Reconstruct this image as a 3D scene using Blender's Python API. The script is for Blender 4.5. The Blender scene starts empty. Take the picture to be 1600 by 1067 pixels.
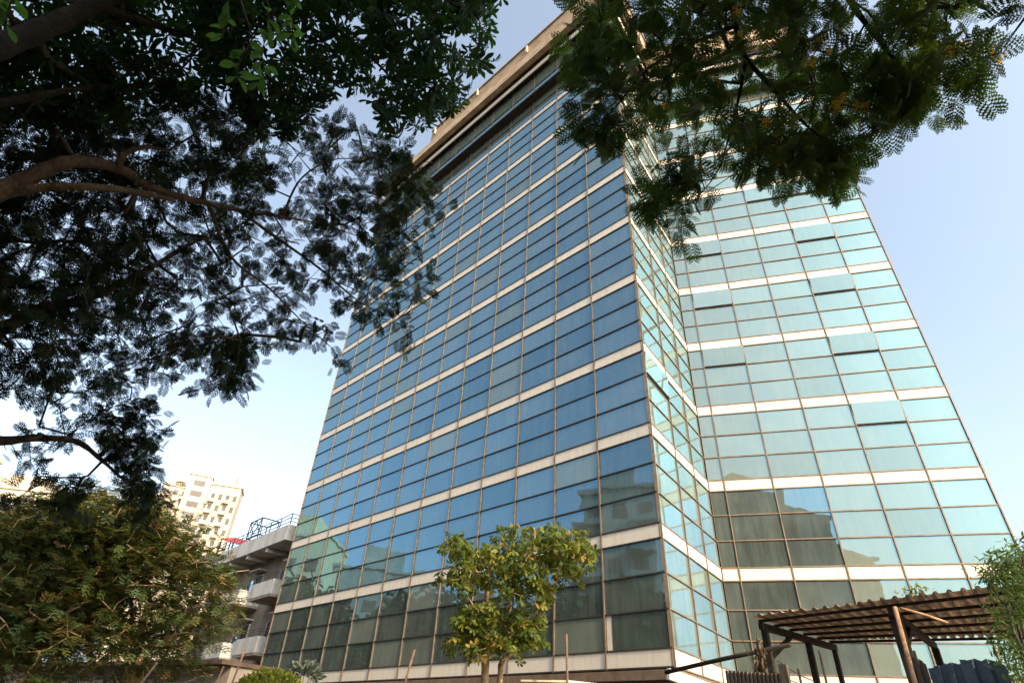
import bpy, math, random
import numpy as np
from mathutils import Vector, Matrix

random.seed(7)
RG = np.random.default_rng(7)
SC = bpy.context.scene
COL = SC.collection
R_ = math.radians

# ------------------------------------------------------------------ camera
CAM = np.array([10.6014, -18.3539, 1.604])
RW = np.array([[0.72309, 0.68899, 0.04807],
               [-0.37000, 0.44520, -0.81540],
               [-0.58330, 0.57190, 0.57680]])
u_, s_, vt_ = np.linalg.svd(RW)
RW = u_ @ vt_
FPX = 899.89
cd = bpy.data.cameras.new('camera')
cd.sensor_width = 36.0
cd.lens = FPX / 1600 * 36
cd.clip_start = 0.05
cd.clip_end = 5000
co = bpy.data.objects.new('camera', cd)
COL.objects.link(co)
m = Matrix.Identity(4)
for i in range(3):
    m[i][0] = RW[0][i]
    m[i][1] = -RW[1][i]
    m[i][2] = -RW[2][i]
    m[i][3] = CAM[i]
co.matrix_world = m
SC.camera = co

# ------------------------------------------------------------------ sky, sun, exposure
SUN_AZ = R_(-10.0)      # plan angle of the direction towards the sun, from +x
SUN_EL = R_(32.0)
world = bpy.data.worlds.new('World')
SC.world = world
world.use_nodes = True
wn = world.node_tree.nodes
wl = world.node_tree.links
sky = wn.new('ShaderNodeTexSky')
sky.sky_type = 'NISHITA'
sky.sun_disc = False
sky.sun_elevation = SUN_EL
sky.sun_rotation = math.pi / 2 - SUN_AZ
sky.altitude = 20
sky.air_density = 1.0
sky.dust_density = 5.0
sky.ozone_density = 1.2
wn['Background'].inputs[1].default_value = 0.15
hs = wn.new('ShaderNodeHueSaturation')      # hazy city air: the blue is washed out
hs.inputs['Saturation'].default_value = 0.66
wl.new(sky.outputs[0], hs.inputs['Color'])
tm_ = wn.new('ShaderNodeMix'); tm_.data_type = 'RGBA'; tm_.blend_type = 'MULTIPLY'
tm_.inputs['Factor'].default_value = 1.0
tm_.inputs[7].default_value = (0.94, 1.0, 0.99, 1)
wl.new(hs.outputs[0], tm_.inputs[6])
wl.new(tm_.outputs[2], wn['Background'].inputs[0])
sl = bpy.data.lights.new('sun', 'SUN')
sl.energy = 2.0
sl.angle = R_(0.5)
sl.color = (1.0, 0.75, 0.46)
so = bpy.data.objects.new('sun', sl)
COL.objects.link(so)
sd = Vector((math.cos(SUN_AZ) * math.cos(SUN_EL), math.sin(SUN_AZ) * math.cos(SUN_EL), math.sin(SUN_EL)))
so.rotation_euler = sd.to_track_quat('Z', 'Y').to_euler()
so.location = (40, -20, 40)
SC.view_settings.view_transform = 'Standard'
SC.view_settings.look = 'None'
SC.view_settings.exposure = 1.55
SC.view_settings.gamma = 1.0
SC.cycles.max_bounces = 8
SC.cycles.transparent_max_bounces = 8
SC.cycles.caustics_reflective = False
SC.cycles.caustics_refractive = False


# ------------------------------------------------------------------ helpers
def ray(x, y):
    d = np.array([(x - 800) / FPX, (y - 533.5) / FPX, 1.0]) @ RW
    return d / np.linalg.norm(d)

def at(x, y, dist):
    return CAM + ray(x, y) * dist

def on_z(x, y, z):
    d = ray(x, y)
    return CAM + d * ((z - CAM[2]) / d[2])

def on_y(x, y, yy):
    d = ray(x, y)
    return CAM + d * ((yy - CAM[1]) / d[1])

def project(P):
    X = (np.atleast_2d(P) - CAM) @ RW.T
    z = np.where(np.abs(X[:, 2]) < 1e-6, 1e-6, X[:, 2])
    return np.stack([FPX * X[:, 0] / z + 800, FPX * X[:, 1] / z + 533.5, X[:, 2]], 1)

def tag(o, label=None, cat=None, group=None, kind=None):
    if label: o['label'] = label
    if cat: o['category'] = cat
    if group: o['group'] = group
    if kind: o['kind'] = kind
    return o

def empty(name, loc=(0, 0, 0), rz=0.0):
    o = bpy.data.objects.new(name, None)
    o.empty_display_size = 0.2
    COL.objects.link(o)
    o.location = loc
    o.rotation_euler = (0, 0, rz)
    return o

def link(name, me, parent=None):
    o = bpy.data.objects.new(name, me)
    COL.objects.link(o)
    if parent is not None:
        o.parent = parent
    return o

class MB:
    """collects shapes, builds one mesh object"""
    def __init__(s):
        s.v = []; s.f = []
    def quad(s, a, b, c, d):
        n = len(s.v); s.v += [tuple(a), tuple(b), tuple(c), tuple(d)]; s.f.append((n, n+1, n+2, n+3)); return s
    def hexa(s, p):          # 8 points: bottom 4 (ccw from above), top 4
        n = len(s.v); s.v += [tuple(q) for q in p]
        for f in ((3,2,1,0),(4,5,6,7),(0,1,5,4),(1,2,6,5),(2,3,7,6),(3,0,4,7)):
            s.f.append(tuple(n+i for i in f))
        return s
    def box(s, x0, x1, y0, y1, z0, z1):
        return s.hexa([(x0,y0,z0),(x1,y0,z0),(x1,y1,z0),(x0,y1,z0),(x0,y0,z1),(x1,y0,z1),(x1,y1,z1),(x0,y1,z1)])
    def bar(s, a, b, w, h=None):
        a = Vector(a); b = Vector(b); h = h or w
        d = (b - a).normalized()
        up = Vector((0,0,1)) if abs(d.z) < 0.95 else Vector((1,0,0))
        x = d.cross(up).normalized() * (w/2); y = d.cross(x).normalized() * (h/2)
        n = len(s.v)
        for c in (a, b):
            s.v += [tuple(c-x-y), tuple(c+x-y), tuple(c+x+y), tuple(c-x+y)]
        for f in ((0,1,2,3),(7,6,5,4),(0,4,5,1),(1,5,6,2),(2,6,7,3),(3,7,4,0)):
            s.f.append(tuple(n+i for i in f))
        return s
    def tube(s, pts, rad, k=8, cap=True):
        pts = [Vector(p) for p in pts]
        n0 = len(s.v); prev = None
        for i, p in enumerate(pts):
            d = (pts[min(i+1, len(pts)-1)] - pts[max(i-1, 0)]).normalized()
            if prev is None:
                r = Vector((0,0,1)) if abs(d.z) < 0.9 else Vector((1,0,0))
                x = d.cross(r).normalized()
            else:
                x = (prev - d*prev.dot(d)).normalized()
            prev = x; y = d.cross(x)
            rr = rad[i] if hasattr(rad, '__len__') else rad
            for j in range(k):
                t = 2*math.pi*j/k
                s.v.append(tuple(p + (x*math.cos(t) + y*math.sin(t))*rr))
        for i in range(len(pts)-1):
            for j in range(k):
                a = n0+i*k+j; b = n0+i*k+(j+1) % k
                s.f.append((a, b, b+k, a+k))
        if cap:
            s.f.append(tuple(n0+j for j in range(k))[::-1])
            s.f.append(tuple(n0+(len(pts)-1)*k+j for j in range(k)))
        return s
    def mesh(s, name, mat, smooth=False):
        me = bpy.data.meshes.new(name)
        me.from_pydata(s.v, [], s.f)
        me.materials.append(mat)
        if smooth:
            me.polygons.foreach_set('use_smooth', [True]*len(me.polygons))
        me.update()
        return me
    def build(s, name, mat, parent=None, smooth=False):
        return link(name, s.mesh(name, mat, smooth), parent)

# ------------------------------------------------------------------ materials
def mat(name):
    mt = bpy.data.materials.new(name); mt.use_nodes = True
    nt = mt.node_tree
    return mt, nt, nt.nodes['Principled BSDF']

def N(nt, t, **kw):
    n = nt.nodes.new(t)
    for k, v in kw.items():
        setattr(n, k, v)
    return n

def ramp(nt, fac, stops):
    r = N(nt, 'ShaderNodeValToRGB')
    e = r.color_ramp.elements
    while len(e) < len(stops): e.new(0.5)
    for q, (p, c) in zip(e, stops):
        q.position = p; q.color = (*c, 1)
    nt.links.new(fac, r.inputs[0])
    return r.outputs[0]

def mottled(name, stops, scale=2.0, rough=0.75, bump=0.15, bscale=25.0, stretch=(1,1,1), metal=0.0, detail=6.0, spec=0.3):
    mt, nt, b = mat(name)
    g = N(nt, 'ShaderNodeNewGeometry')
    mp = N(nt, 'ShaderNodeMapping'); mp.inputs['Scale'].default_value = stretch
    nt.links.new(g.outputs['Position'], mp.inputs[0])
    n1 = N(nt, 'ShaderNodeTexNoise'); n1.inputs['Scale'].default_value = scale; n1.inputs['Detail'].default_value = detail; n1.inputs['Roughness'].default_value = 0.65
    nt.links.new(mp.outputs[0], n1.inputs['Vector'])
    nt.links.new(ramp(nt, n1.outputs[0], stops), b.inputs['Base Color'])
    b.inputs['Roughness'].default_value = rough
    b.inputs['Metallic'].default_value = metal
    b.inputs['Specular IOR Level'].default_value = spec
    n2 = N(nt, 'ShaderNodeTexNoise'); n2.inputs['Scale'].default_value = bscale; n2.inputs['Detail'].default_value = 4
    nt.links.new(mp.outputs[0], n2.inputs['Vector'])
    bp = N(nt, 'ShaderNodeBump'); bp.inputs['Strength'].default_value = bump; bp.inputs['Distance'].default_value = 0.03
    nt.links.new(n2.outputs[0], bp.inputs['Height'])
    nt.links.new(bp.outputs[0], b.inputs['Normal'])
    return mt

def glass_mat(name, tint, body, fac):
    mt = bpy.data.materials.new(name); mt.use_nodes = True
    nt = mt.node_tree; nt.nodes.remove(nt.nodes['Principled BSDF'])
    out = nt.nodes['Material Output']
    g = N(nt, 'ShaderNodeNewGeometry')
    # slow waviness of the panes and rolled distortion
    n1 = N(nt, 'ShaderNodeTexNoise'); n1.inputs['Scale'].default_value = 0.9; n1.inputs['Detail'].default_value = 1.5
    nt.links.new(g.outputs['Position'], n1.inputs['Vector'])
    bp = N(nt, 'ShaderNodeBump'); bp.inputs['Strength'].default_value = 0.2; bp.inputs['Distance'].default_value = 0.02
    nt.links.new(n1.outputs[0], bp.inputs['Height'])
    gl = N(nt, 'ShaderNodeBsdfGlossy'); gl.inputs['Roughness'].default_value = 0.015
    gl.inputs['Color'].default_value = (*tint, 1)
    nt.links.new(bp.outputs[0], gl.inputs['Normal'])
    # dust: runs down the pane in streaks
    mp = N(nt, 'ShaderNodeMapping'); mp.inputs['Scale'].default_value = (4, 4, 0.5)
    nt.links.new(g.outputs['Position'], mp.inputs[0])
    n2 = N(nt, 'ShaderNodeTexNoise'); n2.inputs['Scale'].default_value = 1.0; n2.inputs['Detail'].default_value = 6; n2.inputs['Roughness'].default_value = 0.7
    nt.links.new(mp.outputs[0], n2.inputs['Vector'])
    n3 = N(nt, 'ShaderNodeTexNoise'); n3.inputs['Scale'].default_value = 0.55; n3.inputs['Detail'].default_value = 5
    nt.links.new(g.outputs['Position'], n3.inputs['Vector'])
    mu = N(nt, 'ShaderNodeMath', operation='MULTIPLY')
    nt.links.new(n2.outputs[0], mu.inputs[0]); nt.links.new(n3.outputs[0], mu.inputs[1])
    dr = N(nt, 'ShaderNodeMapRange'); dr.inputs[1].default_value = 0.18; dr.inputs[2].default_value = 0.42
    dr.inputs[3].default_value = 0.08; dr.inputs[4].default_value = 0.18
    nt.links.new(mu.outputs[0], dr.inputs[0])
    ob = N(nt, 'ShaderNodeObjectInfo')
    dv = N(nt, 'ShaderNodeMath', operation='MULTIPLY_ADD'); dv.inputs[1].default_value = 0.09
    nt.links.new(ob.outputs['Random'], dv.inputs[0]); nt.links.new(dr.outputs[0], dv.inputs[2])
    body_c = N(nt, 'ShaderNodeBsdfDiffuse'); body_c.inputs[0].default_value = (*body, 1)
    dust = N(nt, 'ShaderNodeBsdfDiffuse'); dust.inputs[0].default_value = (0.38, 0.43, 0.36, 1)
    lw = N(nt, 'ShaderNodeLayerWeight'); lw.inputs[0].default_value = 0.5
    oi = N(nt, 'ShaderNodeObjectInfo')
    mr = N(nt, 'ShaderNodeMapRange'); mr.inputs[3].default_value = fac - 0.06; mr.inputs[4].default_value = fac + 0.06
    nt.links.new(oi.outputs['Random'], mr.inputs[0])
    ad = N(nt, 'ShaderNodeMath', operation='MULTIPLY_ADD', use_clamp=True); ad.inputs[1].default_value = 0.55
    nt.links.new(lw.outputs['Facing'], ad.inputs[0]); nt.links.new(mr.outputs[0], ad.inputs[2])
    m1 = N(nt, 'ShaderNodeMixShader'); nt.links.new(ad.outputs[0], m1.inputs[0])
    nt.links.new(body_c.outputs[0], m1.inputs[1]); nt.links.new(gl.outputs[0], m1.inputs[2])
    m2 = N(nt, 'ShaderNodeMixShader'); nt.links.new(dv.outputs[0], m2.inputs[0])
    nt.links.new(m1.outputs[0], m2.inputs[1]); nt.links.new(dust.outputs[0], m2.inputs[2])
    nt.links.new(m2.outputs[0], out.inputs[0])
    return mt

def leaf_mat(name, stops, trans=0.3, tcol=(0.16, 0.28, 0.03), rough=0.45):
    mt, nt, b = mat(name)
    at_ = N(nt, 'ShaderNodeAttribute'); at_.attribute_name = 'tint'
    oi = N(nt, 'ShaderNodeObjectInfo')
    ad = N(nt, 'ShaderNodeMath', operation='ADD'); nt.links.new(at_.outputs['Fac'], ad.inputs[0])
    mu = N(nt, 'ShaderNodeMath', operation='MULTIPLY'); nt.links.new(oi.outputs['Random'], mu.inputs[0]); mu.inputs[1].default_value = 0.15
    nt.links.new(mu.outputs[0], ad.inputs[1])
    c = ramp(nt, ad.outputs[0], stops)
    nt.links.new(c, b.inputs['Base Color'])
    b.inputs['Roughness'].default_value = rough
    b.inputs['Specular IOR Level'].default_value = 0.12
    t = N(nt, 'ShaderNodeBsdfTranslucent'); t.inputs[0].default_value = (*tcol, 1)
    mx = N(nt, 'ShaderNodeMixShader'); mx.inputs[0].default_value = trans
    nt.links.new(b.outputs[0], mx.inputs[1]); nt.links.new(t.outputs[0], mx.inputs[2])
    nt.links.new(mx.outputs[0], nt.nodes['Material Output'].inputs[0])
    return mt

M = {}
M['glass'] = glass_mat('tinted_glass', (0.155, 0.37, 0.53), (0.008, 0.014, 0.015), 0.38)
M['glass_blind'] = glass_mat('glass_with_blind', (0.18, 0.37, 0.46), (0.12, 0.128, 0.10), 0.30)
M['band'] = mottled('white_spandrel', [(0.22, (0.40, 0.33, 0.25)), (0.42, (0.57, 0.50, 0.41)), (0.75, (0.65, 0.575, 0.48))], 1.6, 0.45, 0.03, 8, (3, 3, 0.6))
M['bronze'] = mottled('bronze_frame', [(0.3, (0.12, 0.082, 0.055)), (0.7, (0.23, 0.16, 0.105))], 3, 0.45, 0.05, 20, metal=0.25)
M['dark_frame'] = mottled('dark_frame', [(0.3, (0.02, 0.017, 0.015)), (0.7, (0.05, 0.04, 0.032))], 3, 0.6, 0.05, 20)
M['core'] = mottled('dark_core', [(0.3, (0.012, 0.012, 0.012)), (0.7, (0.03, 0.028, 0.026))], 1, 0.9, 0.0)
M['concrete_warm'] = mottled('tan_concrete', [(0.25, (0.22, 0.15, 0.10)), (0.5, (0.37, 0.27, 0.18)), (0.75, (0.52, 0.41, 0.29))], 1.2, 0.85, 0.35, 9, (1, 1, 2.5))
M['concrete_brown'] = mottled('brown_concrete', [(0.3, (0.22, 0.145, 0.09)), (0.7, (0.40, 0.28, 0.18))], 1.0, 0.9, 0.3, 9)
M['cream_paint'] = mottled('cream_paint', [(0.3, (0.50, 0.43, 0.35)), (0.7, (0.66, 0.58, 0.48))], 2, 0.7, 0.1, 12)
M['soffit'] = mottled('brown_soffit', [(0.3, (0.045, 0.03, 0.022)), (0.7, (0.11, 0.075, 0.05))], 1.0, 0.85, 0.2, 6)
M['plaster_grey'] = mottled('grey_plaster', [(0.25, (0.27, 0.26, 0.25)), (0.55, (0.45, 0.44, 0.42)), (0.8, (0.55, 0.53, 0.50))], 1.4, 0.85, 0.25, 14, (1, 1, 0.45))
M['plaster_brown'] = mottled('brown_plaster', [(0.3, (0.16, 0.13, 0.11)), (0.7, (0.30, 0.25, 0.21))], 1.1, 0.85, 0.2, 14, (1, 1, 0.4))
M['dark_open'] = mottled('dark_opening', [(0.3, (0.008, 0.008, 0.009)), (0.7, (0.02, 0.02, 0.022))], 2, 0.4, 0.0)
M['iron'] = mottled('black_iron', [(0.3, (0.015, 0.013, 0.012)), (0.7, (0.045, 0.036, 0.03))], 8, 0.6, 0.2, 40)
M['blue_glass'] = glass_mat('window_glass', (0.5, 0.7, 0.85), (0.03, 0.05, 0.07), 0.45)
M['red_sheet'] = mottled('red_sheet', [(0.3, (0.28, 0.025, 0.02)), (0.7, (0.42, 0.05, 0.035))], 2, 0.55, 0.1, 20)
M['tower_white'] = mottled('tower_white', [(0.3, (0.42, 0.35, 0.25)), (0.7, (0.52, 0.45, 0.34))], 0.1, 0.8, 0.0)
M['tower_shade'] = mottled('tower_recess', [(0.3, (0.28, 0.22, 0.17)), (0.7, (0.38, 0.31, 0.25))], 0.2, 0.8, 0.0)
M['tower_window'] = mottled('tower_window', [(0.3, (0.06, 0.05, 0.045)), (0.7, (0.12, 0.10, 0.09))], 0.4, 0.4, 0.0)
M['bark'] = mottled('brown_bark', [(0.25, (0.04, 0.026, 0.018)), (0.5, (0.10, 0.065, 0.04)), (0.8, (0.20, 0.135, 0.085))], 6, 0.9, 1.0, 22, (1, 1, 0.6))
M['bark_dark'] = mottled('dark_bark', [(0.3, (0.010, 0.008, 0.006)), (0.7, (0.032, 0.024, 0.018))], 6, 0.95, 0.9, 24)
M['twig'] = mottled('twig_bark', [(0.3, (0.035, 0.026, 0.02)), (0.7, (0.10, 0.075, 0.055))], 9, 0.9, 0.2, 40)
M['bark_pale'] = mottled('pale_bark', [(0.3, (0.22, 0.14, 0.075)), (0.7, (0.40, 0.28, 0.16))], 8, 0.85, 0.5, 30)
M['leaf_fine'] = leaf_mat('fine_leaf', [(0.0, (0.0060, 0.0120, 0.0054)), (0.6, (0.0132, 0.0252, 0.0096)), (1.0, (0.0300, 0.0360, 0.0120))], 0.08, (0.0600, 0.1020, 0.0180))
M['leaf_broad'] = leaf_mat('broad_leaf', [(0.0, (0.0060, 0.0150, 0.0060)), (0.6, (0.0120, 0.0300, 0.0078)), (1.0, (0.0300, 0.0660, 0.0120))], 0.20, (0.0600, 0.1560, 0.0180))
M['leaf_lit'] = leaf_mat('lit_leaf', [(0.0, (0.03, 0.08, 0.018)), (1.0, (0.06, 0.13, 0.03))], 0.4, (0.12, 0.26, 0.04))  # brighter leaf copy, the lit look is put into its colour
M['leaf_feather'] = leaf_mat('feather_leaf', [(0.0, (0.012, 0.028, 0.009)), (0.7, (0.030, 0.062, 0.015)), (1.0, (0.09, 0.11, 0.02))], 0.25, (0.16, 0.26, 0.03))
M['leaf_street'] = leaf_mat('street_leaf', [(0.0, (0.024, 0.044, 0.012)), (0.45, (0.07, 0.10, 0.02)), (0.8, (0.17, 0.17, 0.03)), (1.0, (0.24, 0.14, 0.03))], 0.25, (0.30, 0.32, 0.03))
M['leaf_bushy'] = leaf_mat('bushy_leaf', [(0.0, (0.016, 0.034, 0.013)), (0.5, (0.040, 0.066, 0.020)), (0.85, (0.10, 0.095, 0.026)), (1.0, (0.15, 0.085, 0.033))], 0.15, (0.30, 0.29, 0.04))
M['leaf_bamboo'] = leaf_mat('narrow_leaf', [(0.0, (0.03, 0.06, 0.02)), (1.0, (0.09, 0.14, 0.04))], 0.3, (0.2, 0.3, 0.05))
M['leaf_hedge'] = leaf_mat('hedge_leaf', [(0.0, (0.10, 0.13, 0.02)), (1.0, (0.26, 0.25, 0.03))], 0.3, (0.4, 0.4, 0.05))
M['leaf_sage'] = leaf_mat('sage_leaf', [(0.0, (0.06, 0.09, 0.07)), (1.0, (0.20, 0.22, 0.19))], 0.2, (0.2, 0.25, 0.15))
M['petal'] = leaf_mat('yellow_petal', [(0.0, (0.50, 0.32, 0.03)), (1.0, (0.65, 0.48, 0.08))], 0.35, (0.8, 0.5, 0.05))
M['dry_leaf'] = leaf_mat('dry_leaf', [(0.0, (0.05, 0.03, 0.018)), (1.0, (0.14, 0.085, 0.045))], 0.1, (0.2, 0.12, 0.05))
M['rust_lit_sheet'] = mottled('rusty_lit_sheet', [(0.25, (0.08, 0.055, 0.042)), (0.5, (0.20, 0.145, 0.11)), (0.75, (0.36, 0.28, 0.22))], 3.5, 0.75, 0.2, 30, metal=0.1)  # brown rust; the pale patches stand in for lit pieces of the underside
nt = M['rust_lit_sheet'].node_tree          # added patchy translucency, brightens the underside as if sun fell through
tr = N(nt, 'ShaderNodeBsdfTranslucent'); tr.inputs[0].default_value = (0.42, 0.27, 0.16, 1)
mx = N(nt, 'ShaderNodeMixShader')
nz = N(nt, 'ShaderNodeTexNoise'); nz.inputs['Scale'].default_value = 5.0
mr_ = N(nt, 'ShaderNodeMapRange'); mr_.inputs[1].default_value = .42; mr_.inputs[2].default_value = .6; mr_.inputs[3].default_value = .04; mr_.inputs[4].default_value = .16
gg = N(nt, 'ShaderNodeNewGeometry'); nt.links.new(gg.outputs['Position'], nz.inputs['Vector']); nt.links.new(nz.outputs[0], mr_.inputs[0]); nt.links.new(mr_.outputs[0], mx.inputs[0])
nt.links.new(nt.nodes['Principled BSDF'].outputs[0], mx.inputs[1]); nt.links.new(tr.outputs[0], mx.inputs[2])
nt.links.new(mx.outputs[0], nt.nodes['Material Output'].inputs[0])
M['grey_sheet'] = mottled('weathered_sheet', [(0.3, (0.07, 0.055, 0.045)), (0.7, (0.19, 0.15, 0.12))], 4, 0.6, 0.15, 30, metal=0.2)
M['blue_sheet'] = mottled('blue_sheet', [(0.3, (0.07, 0.095, 0.13)), (0.7, (0.15, 0.185, 0.24))], 4, 0.5, 0.15, 30, metal=0.2)
M['tan_wood'] = mottled('tan_wood', [(0.3, (0.22, 0.11, 0.06)), (0.7, (0.42, 0.26, 0.15))], 10, 0.8, 0.3, 50)
M['dark_wood'] = mottled('dark_wood', [(0.3, (0.012, 0.009, 0.007)), (0.7, (0.045, 0.032, 0.024))], 10, 0.85, 0.3, 50)
M['rust_pole'] = mottled('rusty_pole', [(0.3, (0.09, 0.05, 0.032)), (0.7, (0.22, 0.13, 0.085))], 9, 0.8, 0.3, 50)
M['ground'] = mottled('dusty_ground', [(0.3, (0.10, 0.085, 0.065)), (0.7, (0.20, 0.17, 0.13))], 0.6, 0.95, 0.4, 6)
M['asphalt'] = mottled('asphalt', [(0.3, (0.035, 0.034, 0.033)), (0.7, (0.06, 0.058, 0.055))], 2, 0.9, 0.4, 40)
M['grey_block'] = mottled('grey_facade', [(0.3, (0.20, 0.20, 0.20)), (0.7, (0.32, 0.31, 0.30))], 0.3, 0.8, 0.0)
M['dark_block'] = mottled('dark_facade', [(0.3, (0.055, 0.065, 0.075)), (0.7, (0.12, 0.135, 0.15))], 0.3, 0.8, 0.0)
M['cream_block'] = mottled('cream_facade', [(0.3, (0.50, 0.42, 0.28)), (0.7, (0.62, 0.54, 0.38))], 0.3, 0.8, 0.0)

# ------------------------------------------------------------------ ground and road
g = MB().quad((-2500, -2500, 0), (2500, -2500, 0), (2500, 2500, 0), (-2500, 2500, 0)).build('ground', M['ground'])
tag(g, kind='structure')
g = MB().quad((-400, -30, 0.004), (400, -30, 0.004), (400, -20.5, 0.004), (-400, -20.5, 0.004)).build('road', M['asphalt'])
tag(g, kind='structure')
g = MB().box(-400, 400, -20.5, -20.3, 0, 0.13).build('kerb', M['plaster_grey'])
tag(g, kind='structure')

# ------------------------------------------------------------------ the office tower
PD = np.array([-28.377, 0.0]); PA = np.array([0.0, 0.0]); PB = np.array([-1.1695, 6.7795]); PC = np.array([8.7912, 12.1269])
d3 = (PC - PB) / np.linalg.norm(PC - PB)
n3 = np.array([d3[1], -d3[0]])
PE = PC - n3 * 16
PF = np.array([-28.377, 24.0])
tower = empty('office_tower', (0, 0, 0))
tag(tower, 'tall blue glass office tower with white floor bands and overhanging brown roof cornice', 'office building')

def prism(pts, z0, z1):
    b = MB(); n = len(pts)
    b.v = [(p[0], p[1], z0) for p in pts] + [(p[0], p[1], z1) for p in pts]
    b.f = [tuple(range(n))[::-1], tuple(range(n, 2*n))] + [(i, (i+1) % n, n+(i+1) % n, n+i) for i in range(n)]
    return b

def offset_path(pts, e, ext=0.0):
    """offset the open polyline to its outer (right hand) side by e"""
    pts = [np.array(p, float) for p in pts]; out = []
    seg = [(pts[i+1]-pts[i]) / np.linalg.norm(pts[i+1]-pts[i]) for i in range(len(pts)-1)]
    nor = [np.array([s[1], -s[0]]) for s in seg]
    for i, p in enumerate(pts):
        if i == 0: out.append(p + nor[0]*e - seg[0]*ext)
        elif i == len(pts)-1: out.append(p + nor[-1]*e + seg[-1]*ext)
        else:
            b = nor[i-1] + nor[i]; b /= np.linalg.norm(b)
            out.append(p + b * e / max(0.3, b @ nor[i]))
    return out

FRONT = [PD, PA, PB, PC]
core_in = offset_path(FRONT, -0.14)
prism([*core_in, PE, PF], 3.95, 47.72).build('light_block_core', M['core'], tower)  # added dark backing behind the panes, keeps light from leaking through

def sweep(e0, e1, z0, z1, pts=FRONT, ext=0.0):
    a = offset_path(pts, e0, ext); b = offset_path(pts, e1, ext)
    s = MB()
    n = len(a)
    for i in range(n):
        s.v += [(*a[i], z0), (*b[i], z0), (*b[i], z1), (*a[i], z1)]
    for i in range(n-1):
        for k in range(4):
            q = i*4
            s.f.append((q+k, q+4+k, q+4+(k+1) % 4, q+(k+1) % 4))
    s.f.append((0, 1, 2, 3)); q = (n-1)*4; s.f.append((q+3, q+2, q+1, q))
    return s

# row boundaries: 4 m storeys, white band 0.54 high then three panes
BT = [4.5 + 4*k for k in range(10)]
rows = []   # (z0, z1, kind)
for t in BT:
    rows.append((t-0.54, t, 'band'))
    if t < 40:
        for j in range(3): rows.append((t + j*1.1533, t + (j+1)*1.1533, 'pane'))
rows += [(40.5, 41.4, 'pane'), (41.4, 42.28, 'pane'), (42.42, 44.3, 'pane'), (44.3, 46.36, 'pane')]
facades = []
def facade(P, Q, bounds):
    L = np.linalg.norm(Q-P); u = (Q-P)/L; n = np.array([u[1], -u[0]])
    facades.append((P, u, n, L, bounds))
facade(PD, PA, [0.0] + [28.377 - 2.588 - 2.345*(10-i) for i in range(11)] + [28.377])
facade(PA, PB, [0.0, 2.59, 4.86, 6.8796])
facade(PB, PC, [0.0, 0.745, 2.873, 4.975, 7.047, 9.180, 11.305])

def unit_box(name, mt):
    return MB().box(-.5, .5, -.5, .5, -.5, .5).mesh(name, mt)
pane_me = unit_box('pane', M['glass'])
blind_me = unit_box('pane', M['glass_blind'])
band_me = unit_box('spandrel_panel', M['band'])
mull_me = unit_box('mullion', M['bronze'])
tran_me = unit_box('transom', M['dark_frame'])
sash_slit_me = unit_box('sash_slit', M['dark_frame'])

def fbox(name, me, parent, F, s0, s1, z0, z1, e0, e1, tilt=0.0, yaw=0.0):
    """box on facade F between s0..s1, z0..z1, from e0 to e1 outwards"""
    P, u, n, L, bd = F
    s = (s0+s1)/2; e = (e0+e1)/2
    c = P + u*s + n*e
    o = link(name, me, parent)
    o.location = (c[0], c[1], (z0+z1)/2)
    o.rotation_euler = (tilt, 0, math.atan2(u[1], u[0]) + yaw)
    o.scale = (s1-s0, abs(e1-e0), z1-z0)
    return o

# awning windows standing open: a pixel just inside each of them
open_px = [(1108, 391), (1280, 367), (1120, 472), (1305, 450), (1180, 300), (1226, 300), (1112, 562), (1330, 543), (1365, 648), (1380, 640),
           (1041, 600), (1033, 425), (1043, 515)]
cells = []
for fi, F in enumerate(facades):
    P, u, n, L, bd = F
    for (z0, z1, kind) in rows:
        for i in range(len(bd)-1):
            q = [P + u*bd[i], P + u*bd[i+1]]
            c4 = np.array([(*q[0], z0), (*q[1], z0), (*q[1], z1), (*q[0], z1)])
            pr = project(c4)
            x, y = pr[:, 0], pr[:, 1]
            area = 0.5*abs(np.dot(x, np.roll(y, 1)) - np.dot(y, np.roll(x, 1)))
            ins = (x.max() > 0) and (x.min() < 1600) and (y.max() > 0) and (y.min() < 1067)
            cells.append(dict(fi=fi, i=i, z0=z0, z1=z1, kind=kind, area=area if ins else area*0.01, pr=pr))

def inside(px, poly):
    s = None
    for k in range(4):
        a = poly[k][:2]; b = poly[(k+1) % 4][:2]
        cr = (b[0]-a[0])*(px[1]-a[1]) - (b[1]-a[1])*(px[0]-a[0])
        if s is None: s = cr > 0
        elif (cr > 0) != s: return False
    return True

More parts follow.
